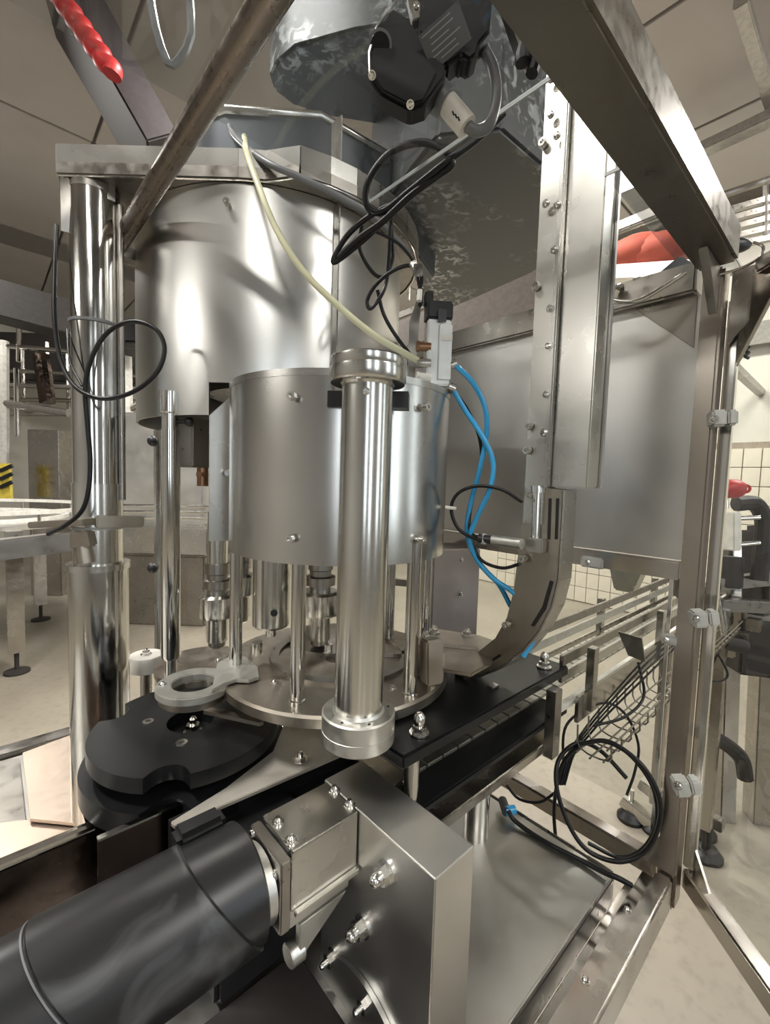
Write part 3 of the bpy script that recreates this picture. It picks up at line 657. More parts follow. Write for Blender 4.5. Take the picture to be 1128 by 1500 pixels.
# wire basket cable tray
t = thing('wire_tray', 'thin wire basket cable tray below the conveyor side', 'cable tray', (1.4, .34, .95))
for (y, z) in ((.300, .995), (.325, .99), (.350, .99), (.295, 1.02)):
    part(t, 'long_wire', MB().tube([(.84, y, z), (2.1, y, z)], .0018, n=6), S_DARK)
hoop = mesh_of('cross_wire', MB().tube([(0, -.030, .030), (0, -.027, .0), (0, .027, 0), (0, .034, .045)], .0018, n=6, k=3), S_DARK)
for k in range(24): clone(t, 'cross_wire', hoop, (.86+k*.05, .325, .99))
names = ['topmost black cable of the bundle on the wire tray', 'second black cable in the bundle on the wire tray', 'third black cable in the bundle on the wire tray', 'lowest black cable of the bundle on the wire tray']
for k in range(4):
    o = [Pd(995, 925+k*6, 1.0), Pd(945, 965+k*9, .96), Pd(895, 1020+k*7, .94), Pd(862, 1060+k*6, .93), Pd(832+k*3, 1105, .91), Pd(818+k*3, 1150, .90)]
    single('tray_cable', names[k], 'cable', MB().tube(o, .0018+.0004*(k % 2)), RUBBER, group='black cables along the wire tray')

def cable(lab, pts, r, mat, name='cable', cat='cable', d=None):
    return single(name, lab, cat, MB().tube([Pd(*p) for p in pts], r, n=12, k=8), mat)
cable('thick black cable coiled in a large loop at lower right', [(850, 1090, .86), (890, 1086, .84), (935, 1115, .80), (963, 1160, .78), (966, 1205, .78), (945, 1247, .79), (905, 1262, .80), (860, 1245, .82), (832, 1205, .84), (815, 1150, .86), (820, 1110, .88), (848, 1088, .90), (880, 1100, .9), (918, 1140, .87)], .0042, RUBBER)
cable('second black cable nested beside the large loop at lower right', [(815, 1240, .90), (812, 1180, .9), (826, 1115, .9), (868, 1086, .88), (915, 1100, .85), (955, 1150, .82), (962, 1205, .81), (940, 1245, .81), (905, 1255, .82), (862, 1235, .83)], .0036, RUBBER)
single('cable', 'black cable with blue plug lying on the deck sheet', 'cable', MB().tube([Pz(745, 1188, .845), Pz(752, 1200, .832), Pz(772, 1216, .8255), Pz(805, 1237, .8255), Pz(850, 1260, .8255), Pz(885, 1278, .829), Pz(905, 1286, .832), Pz(925, 1297, .82)], .0045, n=12), RUBBER)
t = thing('blue_plug', 'small blue and black plug at the cable end on the deck', 'plug', Pz(742, 1190, BZ))
part(t, 'connector', MB().cyl(Pz(740, 1188, .838), Pz(754, 1186, .838), .009), BLUE)
part(t, 'housing', MB().cyl(Pz(736, 1172, .838), Pz(742, 1190, .838), .009), BLACKP)
cable('thin black wire drooping from the tray beside the corner post', [(935, 970, 1.0), (943, 1020, .98), (915, 1050, .95), (870, 1063, .93)], .003, RUBBER)
cable('thin black wire arching and hanging in front of the floor at right', [(825, 1130, .92), (830, 1062, .94), (880, 1030, .96), (915, 1045, .97), (935, 1090, .97), (930, 1130, .96), (918, 1165, .95)], .0028, RUBBER)
cable('short black cable loop on the floor side of the lower rail', [(742, 1150, .97), (760, 1170, .95), (790, 1175, .93), (815, 1160, .92)], .003, RUBBER)

# small conveyor-foot modules seen through on the floor, in front of legs
t = thing('floor_stand', 'low steel stand with black levelling foot beyond the cable loop', 'stand', Pz(923, 1200, 0))
fp = Pz(923, 1200, 0)
part(t, 'foot', MB().lathe([(.055, 0), (.055, .015), (.035, .04), (.012, .045)], fp), BLACKP)
part(t, 'stem', MB().cyl(fp+V((0, 0, .04)), fp+V((0, 0, .14)), .010), S_BOLT)
part(t, 'arm', MB().beam(Pd(938, 1145, 2.05), Pd(985, 1180, 1.95), .05, .05).beam(Pd(912, 1170, 2.05), Pd(960, 1210, 1.95), .05, .05), S_SHEET, .004)

# ------------------------------------------------ chute
CXx = .66
def cp_(px, py): p = Px(px, py, CXx); return V((CXx, p.y, p.z))
t = thing('cap_chute', 'tall boxed stainless cap chute with flanged left edge', 'chute', (CXx, .33, 1.49))
part(t, 'box_channel', MB().bb(CXx, .698, .284, .348, 1.50, 2.55), S_BRUSH, .002)
part(t, 'corner_fold', MB().bb(.698, .704, .280, .300, 1.50, 2.55), S_PANEL)
part(t, 'flange_strip', MB().bb(CXx-.004, CXx+.002, .349, .383, 1.44, 2.30), S_BRUSH, .001)
part(t, 'inner_ridge', MB().bb(CXx-.012, CXx-.001, .340, .349, 1.50, 2.30), S_SHEET, .002)
dx = V((-1, 0, 0))
for (px, py) in ((800, 214), (789, 422), (779, 625), (777, 660)):
    p = cp_(px, py); clone(t, 'socket_bolt', SPACER, p, zrot(dx))
for (px, py) in ((822, 205), (812, 455), (813, 124), (813, 175), (806, 303), (822, 305), (818, 370), (809, 510), (806, 580), (803, 635)):
    p = cp_(px, py); clone(t, 'small_screw', SMALLB, p+V((-.012, 0, 0)), zrot(dx))
t = thing('chute_elbow', 'slotted curved stainless elbow guiding caps onto the disc', 'chute', (CXx, .36, 1.15))
outl = [(770, 700), (800, 715), (826, 718), (822, 790), (818, 850), (808, 890), (790, 925), (765, 955), (735, 978), (700, 992), (665, 992), (668, 962), (700, 955), (725, 935), (742, 905), (752, 865), (760, 800)]
part(t, 'side_plate', MB().prism([cp_(*q) for q in outl], (.006, 0, 0)), S_PLATE, .001)
part(t, 'rear_plate', MB().prism([cp_(*q)+V((.035, 0, 0)) for q in outl], (.005, 0, 0)), S_SHEET, .001)
o2 = [(826, 718), (822, 790), (818, 850), (808, 890), (790, 925), (765, 955), (735, 978), (700, 992)]
eb = MB()
for a, b in zip(o2[:-1], o2[1:]): eb.beam(cp_(*a)+V((.02, 0, 0)), cp_(*b)+V((.02, 0, 0)), .004, .040, upv=(1, 0, 0))
part(t, 'outer_band', eb, S_SHEET)
for pts_ in ([(804, 730), (808, 730), (806, 790), (802, 790)], [(815, 730), (819, 730), (817, 790), (813, 790)], [(806, 850), (811, 852), (800, 892), (783, 918), (778, 916), (795, 888)], [(710, 972), (732, 958), (735, 961), (713, 975)]):
    part(t, 'slot', MB().prism([cp_(*q)+V((-.0012, 0, 0)) for q in pts_], (.0015, 0, 0)), BLACKP)
part(t, 'hinge_block', MB().box(cp_(790, 798)+V((-.008, 0, 0)), (.016, .028, .022)), S_SHEET, .002)
part(t, 'hinge_pin', MB().cyl(cp_(790, 720)+V((-.006, 0, 0)), cp_(787, 790)+V((-.006, 0, 0)), .007), S_POL)
part(t, 'hinge_pin', MB().cyl(cp_(805, 1) if 0 else cp_(790, 712)+V((-.006, 0, 0)), cp_(790, 722)+V((-.006, 0, 0)), .010), S_BOLT)
for (px, py) in ((770, 818), (746, 914), (678, 968), (782, 724)):
    clone(t, 'socket_bolt', SPACER, cp_(px, py), zrot(dx))
bp = [Pz(x, y, 1.19) for (x, y) in ((618, 930), (640, 925), (700, 934), (728, 944), (720, 975), (690, 992), (650, 985))]
part(t, 'landing_plate', MB().prism(bp, (0, 0, .006)), S_PLATE, .001)
for q in ((636, 926), (684, 930)): clone(t, 'hex_bolt', HEXB, Pz(q[0], q[1], 1.197))
part(t, 'link_slot', MB().beam(Pz(650, 945, 1.199), Pz(700, 950, 1.199), .008, .005), S_DARK)
part(t, 'end_block', MB().beam(Pd(632, 935, .70), Pd(632, 1000, .70), .03, .025), S_PLATE, .003)
# sensor
t = thing('cap_sensor', 'cylindrical cap sensor reaching left from the chute elbow', 'sensor', Pd(735, 790, .72))
part(t, 'barrel', MB().cyl(Pd(722, 791, .73), Pd(765, 797, .69), .0085), S_ALU)
part(t, 'connector', MB().cyl(Pd(700, 788, .735), Pd(722, 791, .73), .0075), BLACKP)
part(t, 'nut', MB().cyl(Pd(705, 789, .735), Pd(712, 790, .735), .009), LIGHTGREY)

# ------------------------------------------------ rear pinkish box
p0 = Pd(632, 900, 1.02); p1 = Pd(700, 900, 1.06)
t = thing('sorter_casing', 'pinkish grey steel casing standing behind the disc right of the rods', 'casing', p0)
dxy = (V((p1.x, p1.y, 0))-V((p0.x, p0.y, 0))); nn = V((dxy.y, -dxy.x, 0)).normalized()*-.10
part(t, 'casing', MB().prism([V((p0.x, p0.y, BZ)), V((p1.x, p1.y, BZ)), V((p1.x, p1.y, 1.35)), V((p0.x, p0.y, 1.35))], nn), PINKST, .003)
for (px, py) in ((675, 820), (675, 870)): clone(t, 'screw', SMALLB, Pd(px, py, 1.035), zrot(-ray(px, py)))
single('rear_rail', 'thin steel rail behind the turret rods', 'rail', MB().beam(Pd(560, 850, 1.2), Pd(640, 858, 1.15), .02, .018), S_FRAME, .002)

# ------------------------------------------------ valve
def vb(x0, y0, x1, y1, d, dep):
    a = Pd(x0, y0, d); b = Pd(x1, y0, d); c = Pd((x0+x1)/2, y1, d)
    return a, b, c
vc = Pd(640, 515, .76)
fr_ = V((-.6, -.8, 0)).normalized(); sd = V((.8, -.6, 0))
axv = (sd, -fr_, V((0, 0, 1)))
t = thing('solenoid_valve', 'small silver pneumatic valve block with black solenoid top', 'valve', vc-V((0, 0, .06)))
part(t, 'body', MB().box(vc+V((0, 0, -.006)), (.040, .034, .108), axv), S_ALU, .002)
part(t, 'face_plate', MB().box(vc+sd*.010+fr_*.019+V((0, 0, -.006)), (.022, .004, .09), axv), S_ALU, .001)
part(t, 'solenoid', MB().box(vc+V((0, 0, .064)), (.044, .034, .030), axv), BLACKP, .003)
part(t, 'din_plug', MB().box(vc-sd*.018+V((0, 0, .085)), (.014, .022, .022), axv).box(Pd(616, 436, .755), (.008, .012, .03), axv), BLACKP, .002)
part(t, 'label_tag', MB().box(vc+sd*.012+fr_*.0215+V((0, 0, .018)), (.018, .0008, .010), axv), WHITEP)
part(t, 'solenoid_label', MB().box(Pd(648, 462, .735), (.014, .0008, .020), axv), plain('dark_label', (.05, .05, .055), .3))
for k, (px, py, m) in enumerate(((622, 508, BRASS), (622, 532, S_BOLT), (622, 553, WHITEP))):
    a = Pd(px, py, .745); part(t, 'port_fitting', MB().cyl(a-sd*.010, a+sd*.010, .0075, n=16).cyl(a-sd*.014, a-sd*.009, .009, n=6), m)
part(t, 'port_fitting', MB().cyl(Pd(660, 535, .75), Pd(668, 532, .75), .007).cyl(Pd(658, 566, .75), Pd(667, 570, .75), .007), S_BOLT)
part(t, 'mount_bracket', MB().prism([Pd(x, y, .78) for (x, y) in ((600, 470), (612, 435), (618, 435), (612, 500), (606, 570), (598, 570))], -fr_*.006), S_DARK)
part(t, 'base_foot', MB().box(Pd(640, 572, .775), (.055, .03, .012), axv), S_SHEET, .001)
cable('cream pneumatic hose from the head plate across the rear drum to the valve', [(358, 200, .84), (362, 225, .74), (378, 270, .71), (402, 330, .70), (440, 392, .70), (490, 443, .70), (545, 489, .71), (585, 513, .725), (612, 528, .742)], .0052, CREAM, 'hose', 'hose')
cable('upper bright blue hose looping from the valve down to the black plates', [(666, 534, .75), (692, 560, .74), (710, 595, .74), (713, 635, .75), (702, 690, .76), (690, 735, .77), (684, 775, .77), (693, 810, .77), (720, 845, .76), (752, 868, .75), (778, 895, .75), (784, 930, .74), (766, 962, .74)], .0043, BLUE, 'hose', 'hose')
cable('lower bright blue hose crossing the other below the valve', [(664, 571, .75), (682, 602, .75), (704, 635, .74), (722, 675, .74), (718, 715, .74), (700, 755, .75), (688, 790, .76), (702, 825, .77), (730, 855, .78), (748, 888, .78)], .0043, BLUE, 'hose', 'hose')
cable('black sensor cable falling beside the blue hoses', [(664, 572, .76), (685, 600, .76), (702, 640, .76), (705, 680, .77), (696, 715, .77), (688, 755, .77), (690, 780, .76), (703, 788, .745)], .003, RUBBER)
cable('black cable loop tied beside the turret cover in front of the dark sheet', [(765, 735, .70), (735, 717, .72), (700, 712, .74), (672, 722, .75), (661, 745, .76), (672, 775, .76), (700, 790, .75), (728, 792, .74)], .0030, RUBBER)
cable('thin black cable curve from the blue hoses to the elbow', [(690, 790, .77), (705, 820, .76), (735, 832, .73), (762, 826, .69)], .0028, RUBBER)
single('cable_tie', 'white cable tie on the loop beside the turret cover', 'cable tie', MB().cyl(Pd(652, 743, .755), Pd(668, 745, .755), .003), WHITEP)

# black cables above
cable('thick black cable loop hanging across the clear roof pane edge', [(738, 165, .60), (700, 203, .61), (650, 240, .62), (600, 280, .64), (560, 310, .66), (538, 302, .66), (540, 265, .65), (570, 225, .64), (615, 209, .63), (650, 220, .62), (662, 240, .62), (640, 258, .63), (600, 288, .64), (560, 325, .66), (525, 350, .68), (495, 378, .70)], .0050, RUBBER)
cable('black cable running below the thick loop to the drum seam', [(600, 290, .645), (560, 306, .66), (530, 325, .67), (505, 350, .69), (488, 382, .70), (500, 378, .70), (540, 345, .68), (566, 318, .66), (585, 295, .65)], .0042, RUBBER)
cable('thin black cable pair curling down beside the drum', [(530, 330, .72), (527, 365, .74), (545, 398, .75), (562, 405, .75), (575, 380, .75), (574, 345, .74), (572, 315, .72)], .0032, RUBBER)
cable('black cable curling into the valve plug', [(612, 432, .75), (618, 405, .74), (603, 389, .73), (575, 397, .73), (550, 418, .74), (538, 440, .75), (543, 452, .75), (560, 430, .75), (568, 400, .75), (572, 330, .73)], .0033, RUBBER)
cable('thin black cable from the curl down behind the valve ports', [(548, 338, .72), (585, 358, .73), (608, 388, .74), (614, 420, .75)], .0025, RUBBER)
cable('slim black cable arcing from the drum curl to the valve back', [(553, 425, .76), (562, 460, .77), (580, 492, .78), (602, 520, .78), (616, 530, .77)], .0033, RUBBER)
single('foil_tag', 'crumpled silver tag wrapped on the cable above the valve', 'tag', MB().box(Pd(612, 396, .725), (.016, .005, .02), axv).box(Pd(606, 388, .725), (.012, .006, .012), (V((.7, -.3, .6)), V((.4, .9, 0)), V((-.6, .2, .7)))), S_BOLT, .001)
single('white_tag', 'short white marker sleeve on the cable above the black solenoid', 'tag', MB().cyl(Pd(615, 425, .735), Pd(614, 441, .735), .0045), WHITEP)
cable('grey hose lying over the head plate behind the cream hose', [(330, 158, .95), (338, 190, .84), (360, 215, .78), (395, 240, .74), (440, 260, .74), (500, 290, .76), (550, 320, .79), (600, 372, .85)], .0055, GREYCAB, 'hose', 'hose')
# left cable
cable('black cable hanging and looped beside the left column', [(83, 330, .80), (80, 400, .78), (80, 470, .76), (90, 530, .75), (112, 568, .74), (150, 584, .74), (195, 574, .74), (230, 545, .74), (241, 510, .74), (228, 482, .74), (195, 471, .74), (160, 485, .74), (136, 520, .74), (125, 565, .745), (128, 620, .75), (132, 670, .75), (130, 715, .75), (120, 748, .75), (95, 770, .75), (70, 783, .75)], .0037, RUBBER)
cable('thin dark cable crossing the left column at its upper tie', [(98, 482, .80), (103, 530, .77), (120, 565, .75)], .0022, RUBBER)
single('proximity_sensor', 'small black sensor block between left column and rear drum', 'sensor', MB().beam(Pd(168, 492, 1.02), Pd(221, 492, 1.02), .05, .045), BLACKP, .005)

# ------------------------------------------------ gear box assembly
GX, GY, GZ = .0, .447, 1.045
def shear(mb, z0=GZ):
    for v in mb.v: v.x += -(v.z-z0)*.62
    return mb
t = thing('drive_motor', 'large black streaked cylindrical motor cover at bottom left', 'motor', (0, GY, GZ-.065))
part(t, 'cover', shear(MB().lathe([(.0625, 0), (.0645, .002), (.0645, .126), (.0615, .128)], (.057, GY, GZ), (1, 0, 0), n=96)), MOTOR)
part(t, 'fan_cover', shear(MB().lathe([(.050, -.30), (.0595, -.26), (.0610, 0)], (.057, GY, GZ), (1, 0, 0), n=96)), GREASE)
part(t, 'seam_ring', shear(MB().lathe([(.0632, -.0015), (.0632, 0)], (.0555, GY, GZ), (1, 0, 0), n=96)), GREYCAB)
bell = MB().lathe([(.0610, 0), (.0610, .070), (.055, .074)], (.140, GY, GZ), (1, 0, 0), n=96)
part(t, 'bell', bell, GREASE)
part(t, 'terminal_cover', MB().beam((.150, GY+.048, GZ+.040), (.205, GY+.048, GZ+.040), .03, .04), BLACKP, .006)
t = thing('motor_adapter', 'turned silver ring flange between motor and gearbox', 'flange', (.23, GY, .99))
part(t, 'ring', MB().ring(.042, .026, (.216, GY-.006, GZ-.006), .012, (1, 0, 0)), S_ALU, .001)
part(t, 'ring_plate', MB().bb(.230, .243, .40, .475, 1.0, 1.085), S_DARK, .002)
for dy, dz_ in ((-.034, .02), (-.034, -.02), (.02, .034)): clone(t, 'socket_bolt', SMALLB, (.2295, GY+dy, GZ+dz_), zrot(dx))
t = thing('gearbox_cover', 'small brushed steel box cover between motor flange and tall box', 'cover', (.29, .43, 1.0))
part(t, 'top_and_side', MB().bb(.245, .3375, .402, .409, 1.018, 1.09).bb(.245, .3375, .402, .472, 1.086, 1.0905), S_BRUSH, .001)
part(t, 'gear_housing', MB().bb(.247, .336, .412, .47, .985, 1.084), S_ALU, .003)
part(t, 'bottom_flange', MB().bb(.248, .3375, .396, .402, 1.013, 1.02), S_BRUSH, .001)
for q in ((490, 1158), (512, 1179), (407, 1205), (426, 1232)): clone(t, 'button_bolt', SMALLB, Pz(q[0], q[1], 1.0905)).scale = (1.1, 1.1, 1.6)
part(t, 'gear_rib', MB().prism([(.262, .41, .985), (.33, .41, .985), (.262, .41, .94)], (0, .01, 0)).prism([(.285, .43, .985), (.335, .43, .985), (.285, .43, .93)], (0, .01, 0)).cyl((.252, .42, .945), (.27, .42, .945), .013), S_ALU, .001)
t = thing('tall_drive_box', 'tall narrow brushed steel drive box with domed nuts', 'box', (.372, .37, BZ))
part(t, 'casing', MB().bb(.339, .406, .276, .478, BZ+.001, 1.091), S_PANEL, .0015)
for q, s in (((568, 1276), 1.0), ((532, 1356), 1.0)):
    o = clone(t, 'dome_nut', DOMEN, Px(q[0], q[1], .339), zrot(dx)); o.scale = (.82,)*3
for q in ((540, 1465), (490, 1400)):
    o = clone(t, 'hex_bolt', HEXB, Px(q[0], q[1], .339), zrot(dx)); o.scale = (1.0, 1.0, 1.7)
part(t, 'round_flange', MB().cyl((.330, .375, .80+.02), (.3385, .375, .82), .001).lathe([(.095, 0), (.095, .006)], (.3325, .385, .79), (1, 0, 0), n=64), S_PANEL)

# ------------------------------------------------ overhead hopper pan
hq = [(395, 112), (404, 92), (432, 68), (520, 44), (620, 28), (740, 70), (775, 110), (790, 160), (740, 165), (600, 170), (560, 185), (480, 172), (428, 155), (402, 135)]
t = thing('hopper_pan', 'dusty dark rounded hopper pan hanging overhead behind roof pane', 'hopper', Pz(560, 110, 2.35))
part(t, 'pan', MB().prism([Pz(x, y, 2.35) for x, y in hq], (0, 0, .16)), PANM, .006)
hq2 = [(540, 335), (600, 250), (640, 200), (735, 190), (792, 240), (900, 300), (880, 335), (780, 400), (690, 440), (640, 460), (600, 400)]
t = thing('sorter_hopper', 'large grey cap sorter hopper overhead right of the drum', 'hopper', Pz(660, 330, 2.3))
part(t, 'underside', MB().prism([Pz(x, y, 2.12) for x, y in hq2], (0, 0, .25)), PANM, .006)
part(t, 'edge_rail', MB().beam(Pz(600, 402, 2.10)+V((0,0,.0)), Pz(600, 402, 2.10)+V((.0, 0, .001))+V((.001, 0, 0)), .02, .02), S_DARK)
t = thing('brown_housing', 'dark brown overhead housing behind the chute above the satin sheet', 'housing', Pd(700, 500, 3.2))  # added box that gives the ceiling view behind the chute its brown tone
for q in (600, 840):
    h_ = Pd(q, 400, 3.3); part(t, 'hanger_rod', MB().cyl(V((h_.x, h_.y, h_.z-.2)), V((h_.x, h_.y, CEIL)), .01, n=10), S_DARK)
part(t, 'casing', MB().prism([Pd(x, y, 3.2) for x, y in ((540, 545), (540, 470), (700, 418), (880, 340), (880, 425))], (.2, .1, 0)), plain('brown_housing_paint', (.10, .085, .075), .4), .01)
single('hopper_beam', 'dark horizontal beam above the stainless sheet behind the chute', 'beam', MB().beam(Px(520, 490, 1.4), Px(1010, 291, 1.4), .02, .03), S_DARK, .003)
# pointed dark bracket, top left
t = thing('ceiling_hook', 'dark grey pointed bracket hanging from the ceiling at top left', 'bracket', Pd(245, 90, 1.6))
part(t, 'strap', MB().tube([Pd(218, -20, 1.6), Pd(228, 40, 1.6), Pd(246, 92, 1.6), Pd(262, 88, 1.6), Pd(280, 50, 1.6), Pd(276, -20, 1.6)], .014, n=6, k=2), plain('dark_grey_paint', (.12, .125, .13), .4))
single('ceiling_duct', 'wide dark overhead duct seen through roof pane at top left', 'duct', MB().beam(Pd(30, -120, 2.6), Pd(240, 250, 3.0), .66, .2), plain('duct_paint', (.045, .036, .038), .6), .01)
t = thing('red_hose', 'glossy red coiled hose on the dark overhead duct at top left', 'hose', Pd(150, 60, 2.4))  # made-up coil shaped after a red reflection in the plastic
part(t, 'coil', MB().tube([Pd(70+k*7+(4 if k % 2 else -4), -30+k*10, 2.35) for k in range(15)], .045, n=20, k=8), RED)
t = thing('red_bundle', 'orange and red cloth bundle on a ledge right of the chute', 'bundle', Px(940, 400, 2.2))  # made-up blobs and ledge in place of an orange-red reflection
bm_ = MB()
for (px, py, r) in ((905, 388, .10), (935, 380, .14), (965, 376, .13), (985, 372, .09)): bm_.sphere(Px(px, py, 2.4), r, sc=(1.2, 1, .7))
part(t, 'cloth', bm_, ORANGE)
part(t, 'ledge', MB().beam(Px(860, 415, 2.4), Px(1020, 408, 2.4), .3, .06), S_PANEL)
h_ = Px(940, 412, 2.4); part(t, 'wall_arm', MB().beam(h_, V((5.83, h_.y, h_.z)), .06, .06), S_DARK)

# hoses at top rail of guard sheet
cable('curved steel wire handle above the satin sheet near the post', [(885, 425, .80), (900, 440, .79), (935, 440, .77), (975, 418, .75), (1005, 398, .73)], .004, S_POL, 'grab_wire', 'handle')
single('black_wedge', 'black wedge-shaped latch under the corner of the sloping beam', 'latch', MB().prism([Pd(x, y, .80) for x, y in ((942, 420), (998, 372), (1030, 392), (1000, 408))], fw*.03), BLACKP, .004)
for (px, py, l) in ((905, 428, 'silver bolt head left above the satin sheet'), (930, 418, 'silver bolt head second above the satin sheet')):
    single('rail_bolt', l, 'bolt', MB().lathe([(.009, 0), (.009, .012), (.005, .016)], Pd(px, py, .82), (-.6, -.5, .3), n=6), S_BOLT)
t = thing('door_closer', 'black oval handle with curved wire behind the post top', 'handle', Pd(1080, 362, .74))
part(t, 'grip', MB().sphere(Pd(1078, 360, .74), .022, ax=(.7, -.6, .1), sc=(.55, 1, 1.2)), BLACKP)
part(t, 'wire', MB().tube([Pd(1040, 405, .72), (Pd(1080, 395, .70)), Pd(1112, 378, .69), Pd(1118, 362, .69), Pd(1104, 355, .70)], .0022), S_POL)
# trapezoid cup under rail
single('cup_bracket', 'tapered steel cup bracket under the guard rail near the post', 'bracket', MB().prism([(.925, .285, 1.345), (.925, .345, 1.345), (.925, .333, 1.30), (.925, .30, 1.30)], (.04, 0, 0)), S_SHEET, .003)
single('cup_bracket', 'dark bent plate between conveyor and post beneath the guard rail', 'bracket', MB().prism([Px(x, y, .93) for x, y in ((975, 838), (1000, 840), (996, 880), (985, 870))], (.02, 0, 0)), S_DARK, .001)

# ------------------------------------------------ safety switch
o = Pd(618, 78, .47)
ex = (Pd(700, 2, .45)-Pd(600, 92, .47)).normalized(); n0 = -ray(620, 80).normalized(); ez = (n0-ex*n0.dot(ex)).normalized(); ey = ez.cross(ex)
AX = (ex, ey, ez)
t = thing('safety_switch', 'black guard safety switch with grey cable gland at top centre', 'switch', o)
c0 = Pd(597, 100, .46)
def sb(px, py, d, sx, sy, sz): return MB().box(Pd(px, py, d), (sx, sy, sz), AX)
def pp(l, d, th): return MB().prism([Pd(x, y, d) for x, y in l], fw*th)
part(t, 'head', pp([(541, 117), (540, 78), (552, 40), (575, 8), (596, 22), (612, 45), (628, 70), (655, 95), (652, 113), (624, 152), (601, 160), (556, 136)], .442, .022), BLACKP, .003)
part(t, 'head_lid', pp([(549, 112), (596, 62), (640, 104), (620, 146), (600, 152), (560, 131)], .439, .004), BLACKP, .001)
part(t, 'silver_edge', MB().tube([Pd(x, y, .441) for x, y in ((600, -20), (575, 8), (552, 40), (541, 78), (542, 116))], .0013, n=6, k=1), S_BOLT)
part(t, 'catch_plate', pp([(596, -10), (618, -12), (622, 24), (604, 30)], .452, .01), S_BOLT, .001)
part(t, 'body', pp([(612, 45), (616, 10), (606, -30), (724, -30), (718, 45), (704, 62), (700, 78), (688, 88), (676, 80), (655, 95), (628, 70)], .446, .024), BLACKP, .003)
for k, (px, py) in enumerate(((545, 110), (601, 153), (610, 10))):
    clone(t, 'cover_screw', SMALLB, Pd(px, py, .437), zrot(n0)).scale = (.6, .6, .6)
part(t, 'key_slot', MB().cyl(Pd(557, 66, .4418), Pd(557, 66, .4405), .0095, n=20), plain('hole_black', (.004, .004, .004), .8))
part(t, 'key_collar', MB().ring(.0118, .0095, Pd(557, 66, .4425), .0025, n0), GREYCAB)
lb = plain('rating_label', (.09, .09, .09), .4)
part(t, 'rating_label', MB().box(Pd(652, 55, .435), (.045, .03, .0008), AX), lb)
lines = MB()
for k in range(6):
    lines.box(Pd(652, 55, .4345)+ey*(.012-.0045*k)+ex*(.004*(k % 2)-.004), (.032-.006*(k % 3), .0011, .0004), AX)
part(t, 'label_print', lines, plain('label_print', (.24, .24, .23), .5), kind='stuff')
part(t, 'gland', MB().cyl(Pd(640, 140, .465), Pd(655, 152, .465), .015).cyl(Pd(636, 136, .465), Pd(642, 141, .465), .018, n=6), GREYCAB)
part(t, 'plug_sleeve', MB().cyl(Pd(655, 152, .465), Pd(684, 186, .465), .0115), WHITEP)
tx = MB()
for k in range(3): tx.box(Pd(664+k*4, 166+k*4, .450), (.0016, .004, .0004), AX)
part(t, 'sleeve_print', tx, BLACKP, kind='stuff')
cable('grey switch cable bending from its gland up to the switch body', [(684, 185, .465), (700, 192, .465), (718, 180, .465), (727, 140, .465), (722, 100, .465), (706, 65, .465), (700, 30, .47)], .0058, GREYCAB)
t = thing('hanging_catch', 'pair of dark rounded catch fingers under the sloping top beam', 'latch', Pd(775, 80, .42))
part(t, 'plate', MB().prism([Pd(x, y, .42) for x, y in ((735, -20), (800, -20), (830, 30), (815, 70), (790, 85), (765, 70), (755, 40), (748, 20))], fw*.02), S_DARK, .004)
part(t, 'finger', MB().tube([Pd(775, 50, .42), Pd(766, 80, .42), Pd(766, 92, .42)], .007, k=3), BLACKP)
part(t, 'finger', MB().tube([Pd(790, 60, .42), Pd(784, 90, .42), Pd(779, 108, .42)], .006, k=3), BLACKP)

# ------------------------------------------------ background left
t = thing('rotary_table', 'round accumulation table with pale rim rings at far left', 'table', Pd(-60, 900, 3.8))
tc = Pd(-70, 770, 3.7); tc = V((tc.x, tc.y, 0))
part(t, 'table_top', MB().lathe([(1.02, 0), (1.02, .03)], tc+V((0, 0, 1.06)), n=72), S_PANEL)
part(t, 'rim_ring', MB().ring(1.03, 1.0, tc+V((0, 0, 1.17)), .03, n=72), WHITEP)
part(t, 'rim_ring', MB().ring(.80, .77, tc+V((0, 0, 1.09)), .03, n=72), WHITEP)
part(t, 'lower_ring', MB().ring(1.0, .95, tc+V((0, 0, .88)), .05, n=72), S_PANEL)
for k in range(12):
    a = k*PI/6; p = tc+V((1.015*math.cos(a), 1.015*math.sin(a), 1.08)); part(t, 'rim_post', MB().cyl(p, p+V((0, 0, .12)), .012, n=10), S_FRAME)
for (px, py) in ((25, 985), (60, 908), (-40, 1010)):
    f = Pz(px, py, 0); lg = part(t, 'leg', MB().bb(f.x-.05, f.x+.05, f.y-.05, f.y+.05, .16, 1.06), S_FRAME, .004)
    part(lg, 'foot', MB().cyl((f.x, f.y, .02), (f.x, f.y, .17), .015).lathe([(.08, 0), (.08, .015), (.02, .03)], (f.x, f.y, 0)), DARKM)
def bgbox(name, lab, cat, x0, y0, x1, y1, d, dep, mat, bev=.01, group=None):
    a = Pd(x0, (y0+y1)/2, d); b = Pd(x1, (y0+y1)/2, d); top = Pd((x0+x1)/2, y0, d).z; bot = Pd((x0+x1)/2, y1, d).z
    mid = (a+b)/2; wv = V((b.x-a.x, b.y-a.y, 0)); wd = wv.length; X = wv.normalized(); Y = V((-X.y, X.x, 0))
    return single(name, lab, cat, MB().box(V((mid.x, mid.y, (top+bot)/2))+Y*dep/2, (wd, dep, top-bot), (X, Y, V((0, 0, 1)))), mat, bev, group)
single('overhead_duct', 'broad dark duct crossing under the ceiling at far left', 'duct', MB().beam(Pd(-120, 410, 4.2), Pd(230, 505, 5.4), .35, .36), DARKM, .01)
bgbox('steel_cabinet', 'grey steel cabinet standing behind the rotary table', 'cabinet', 42, 630, 88, 875, 5.3, .5, S_FRAME)
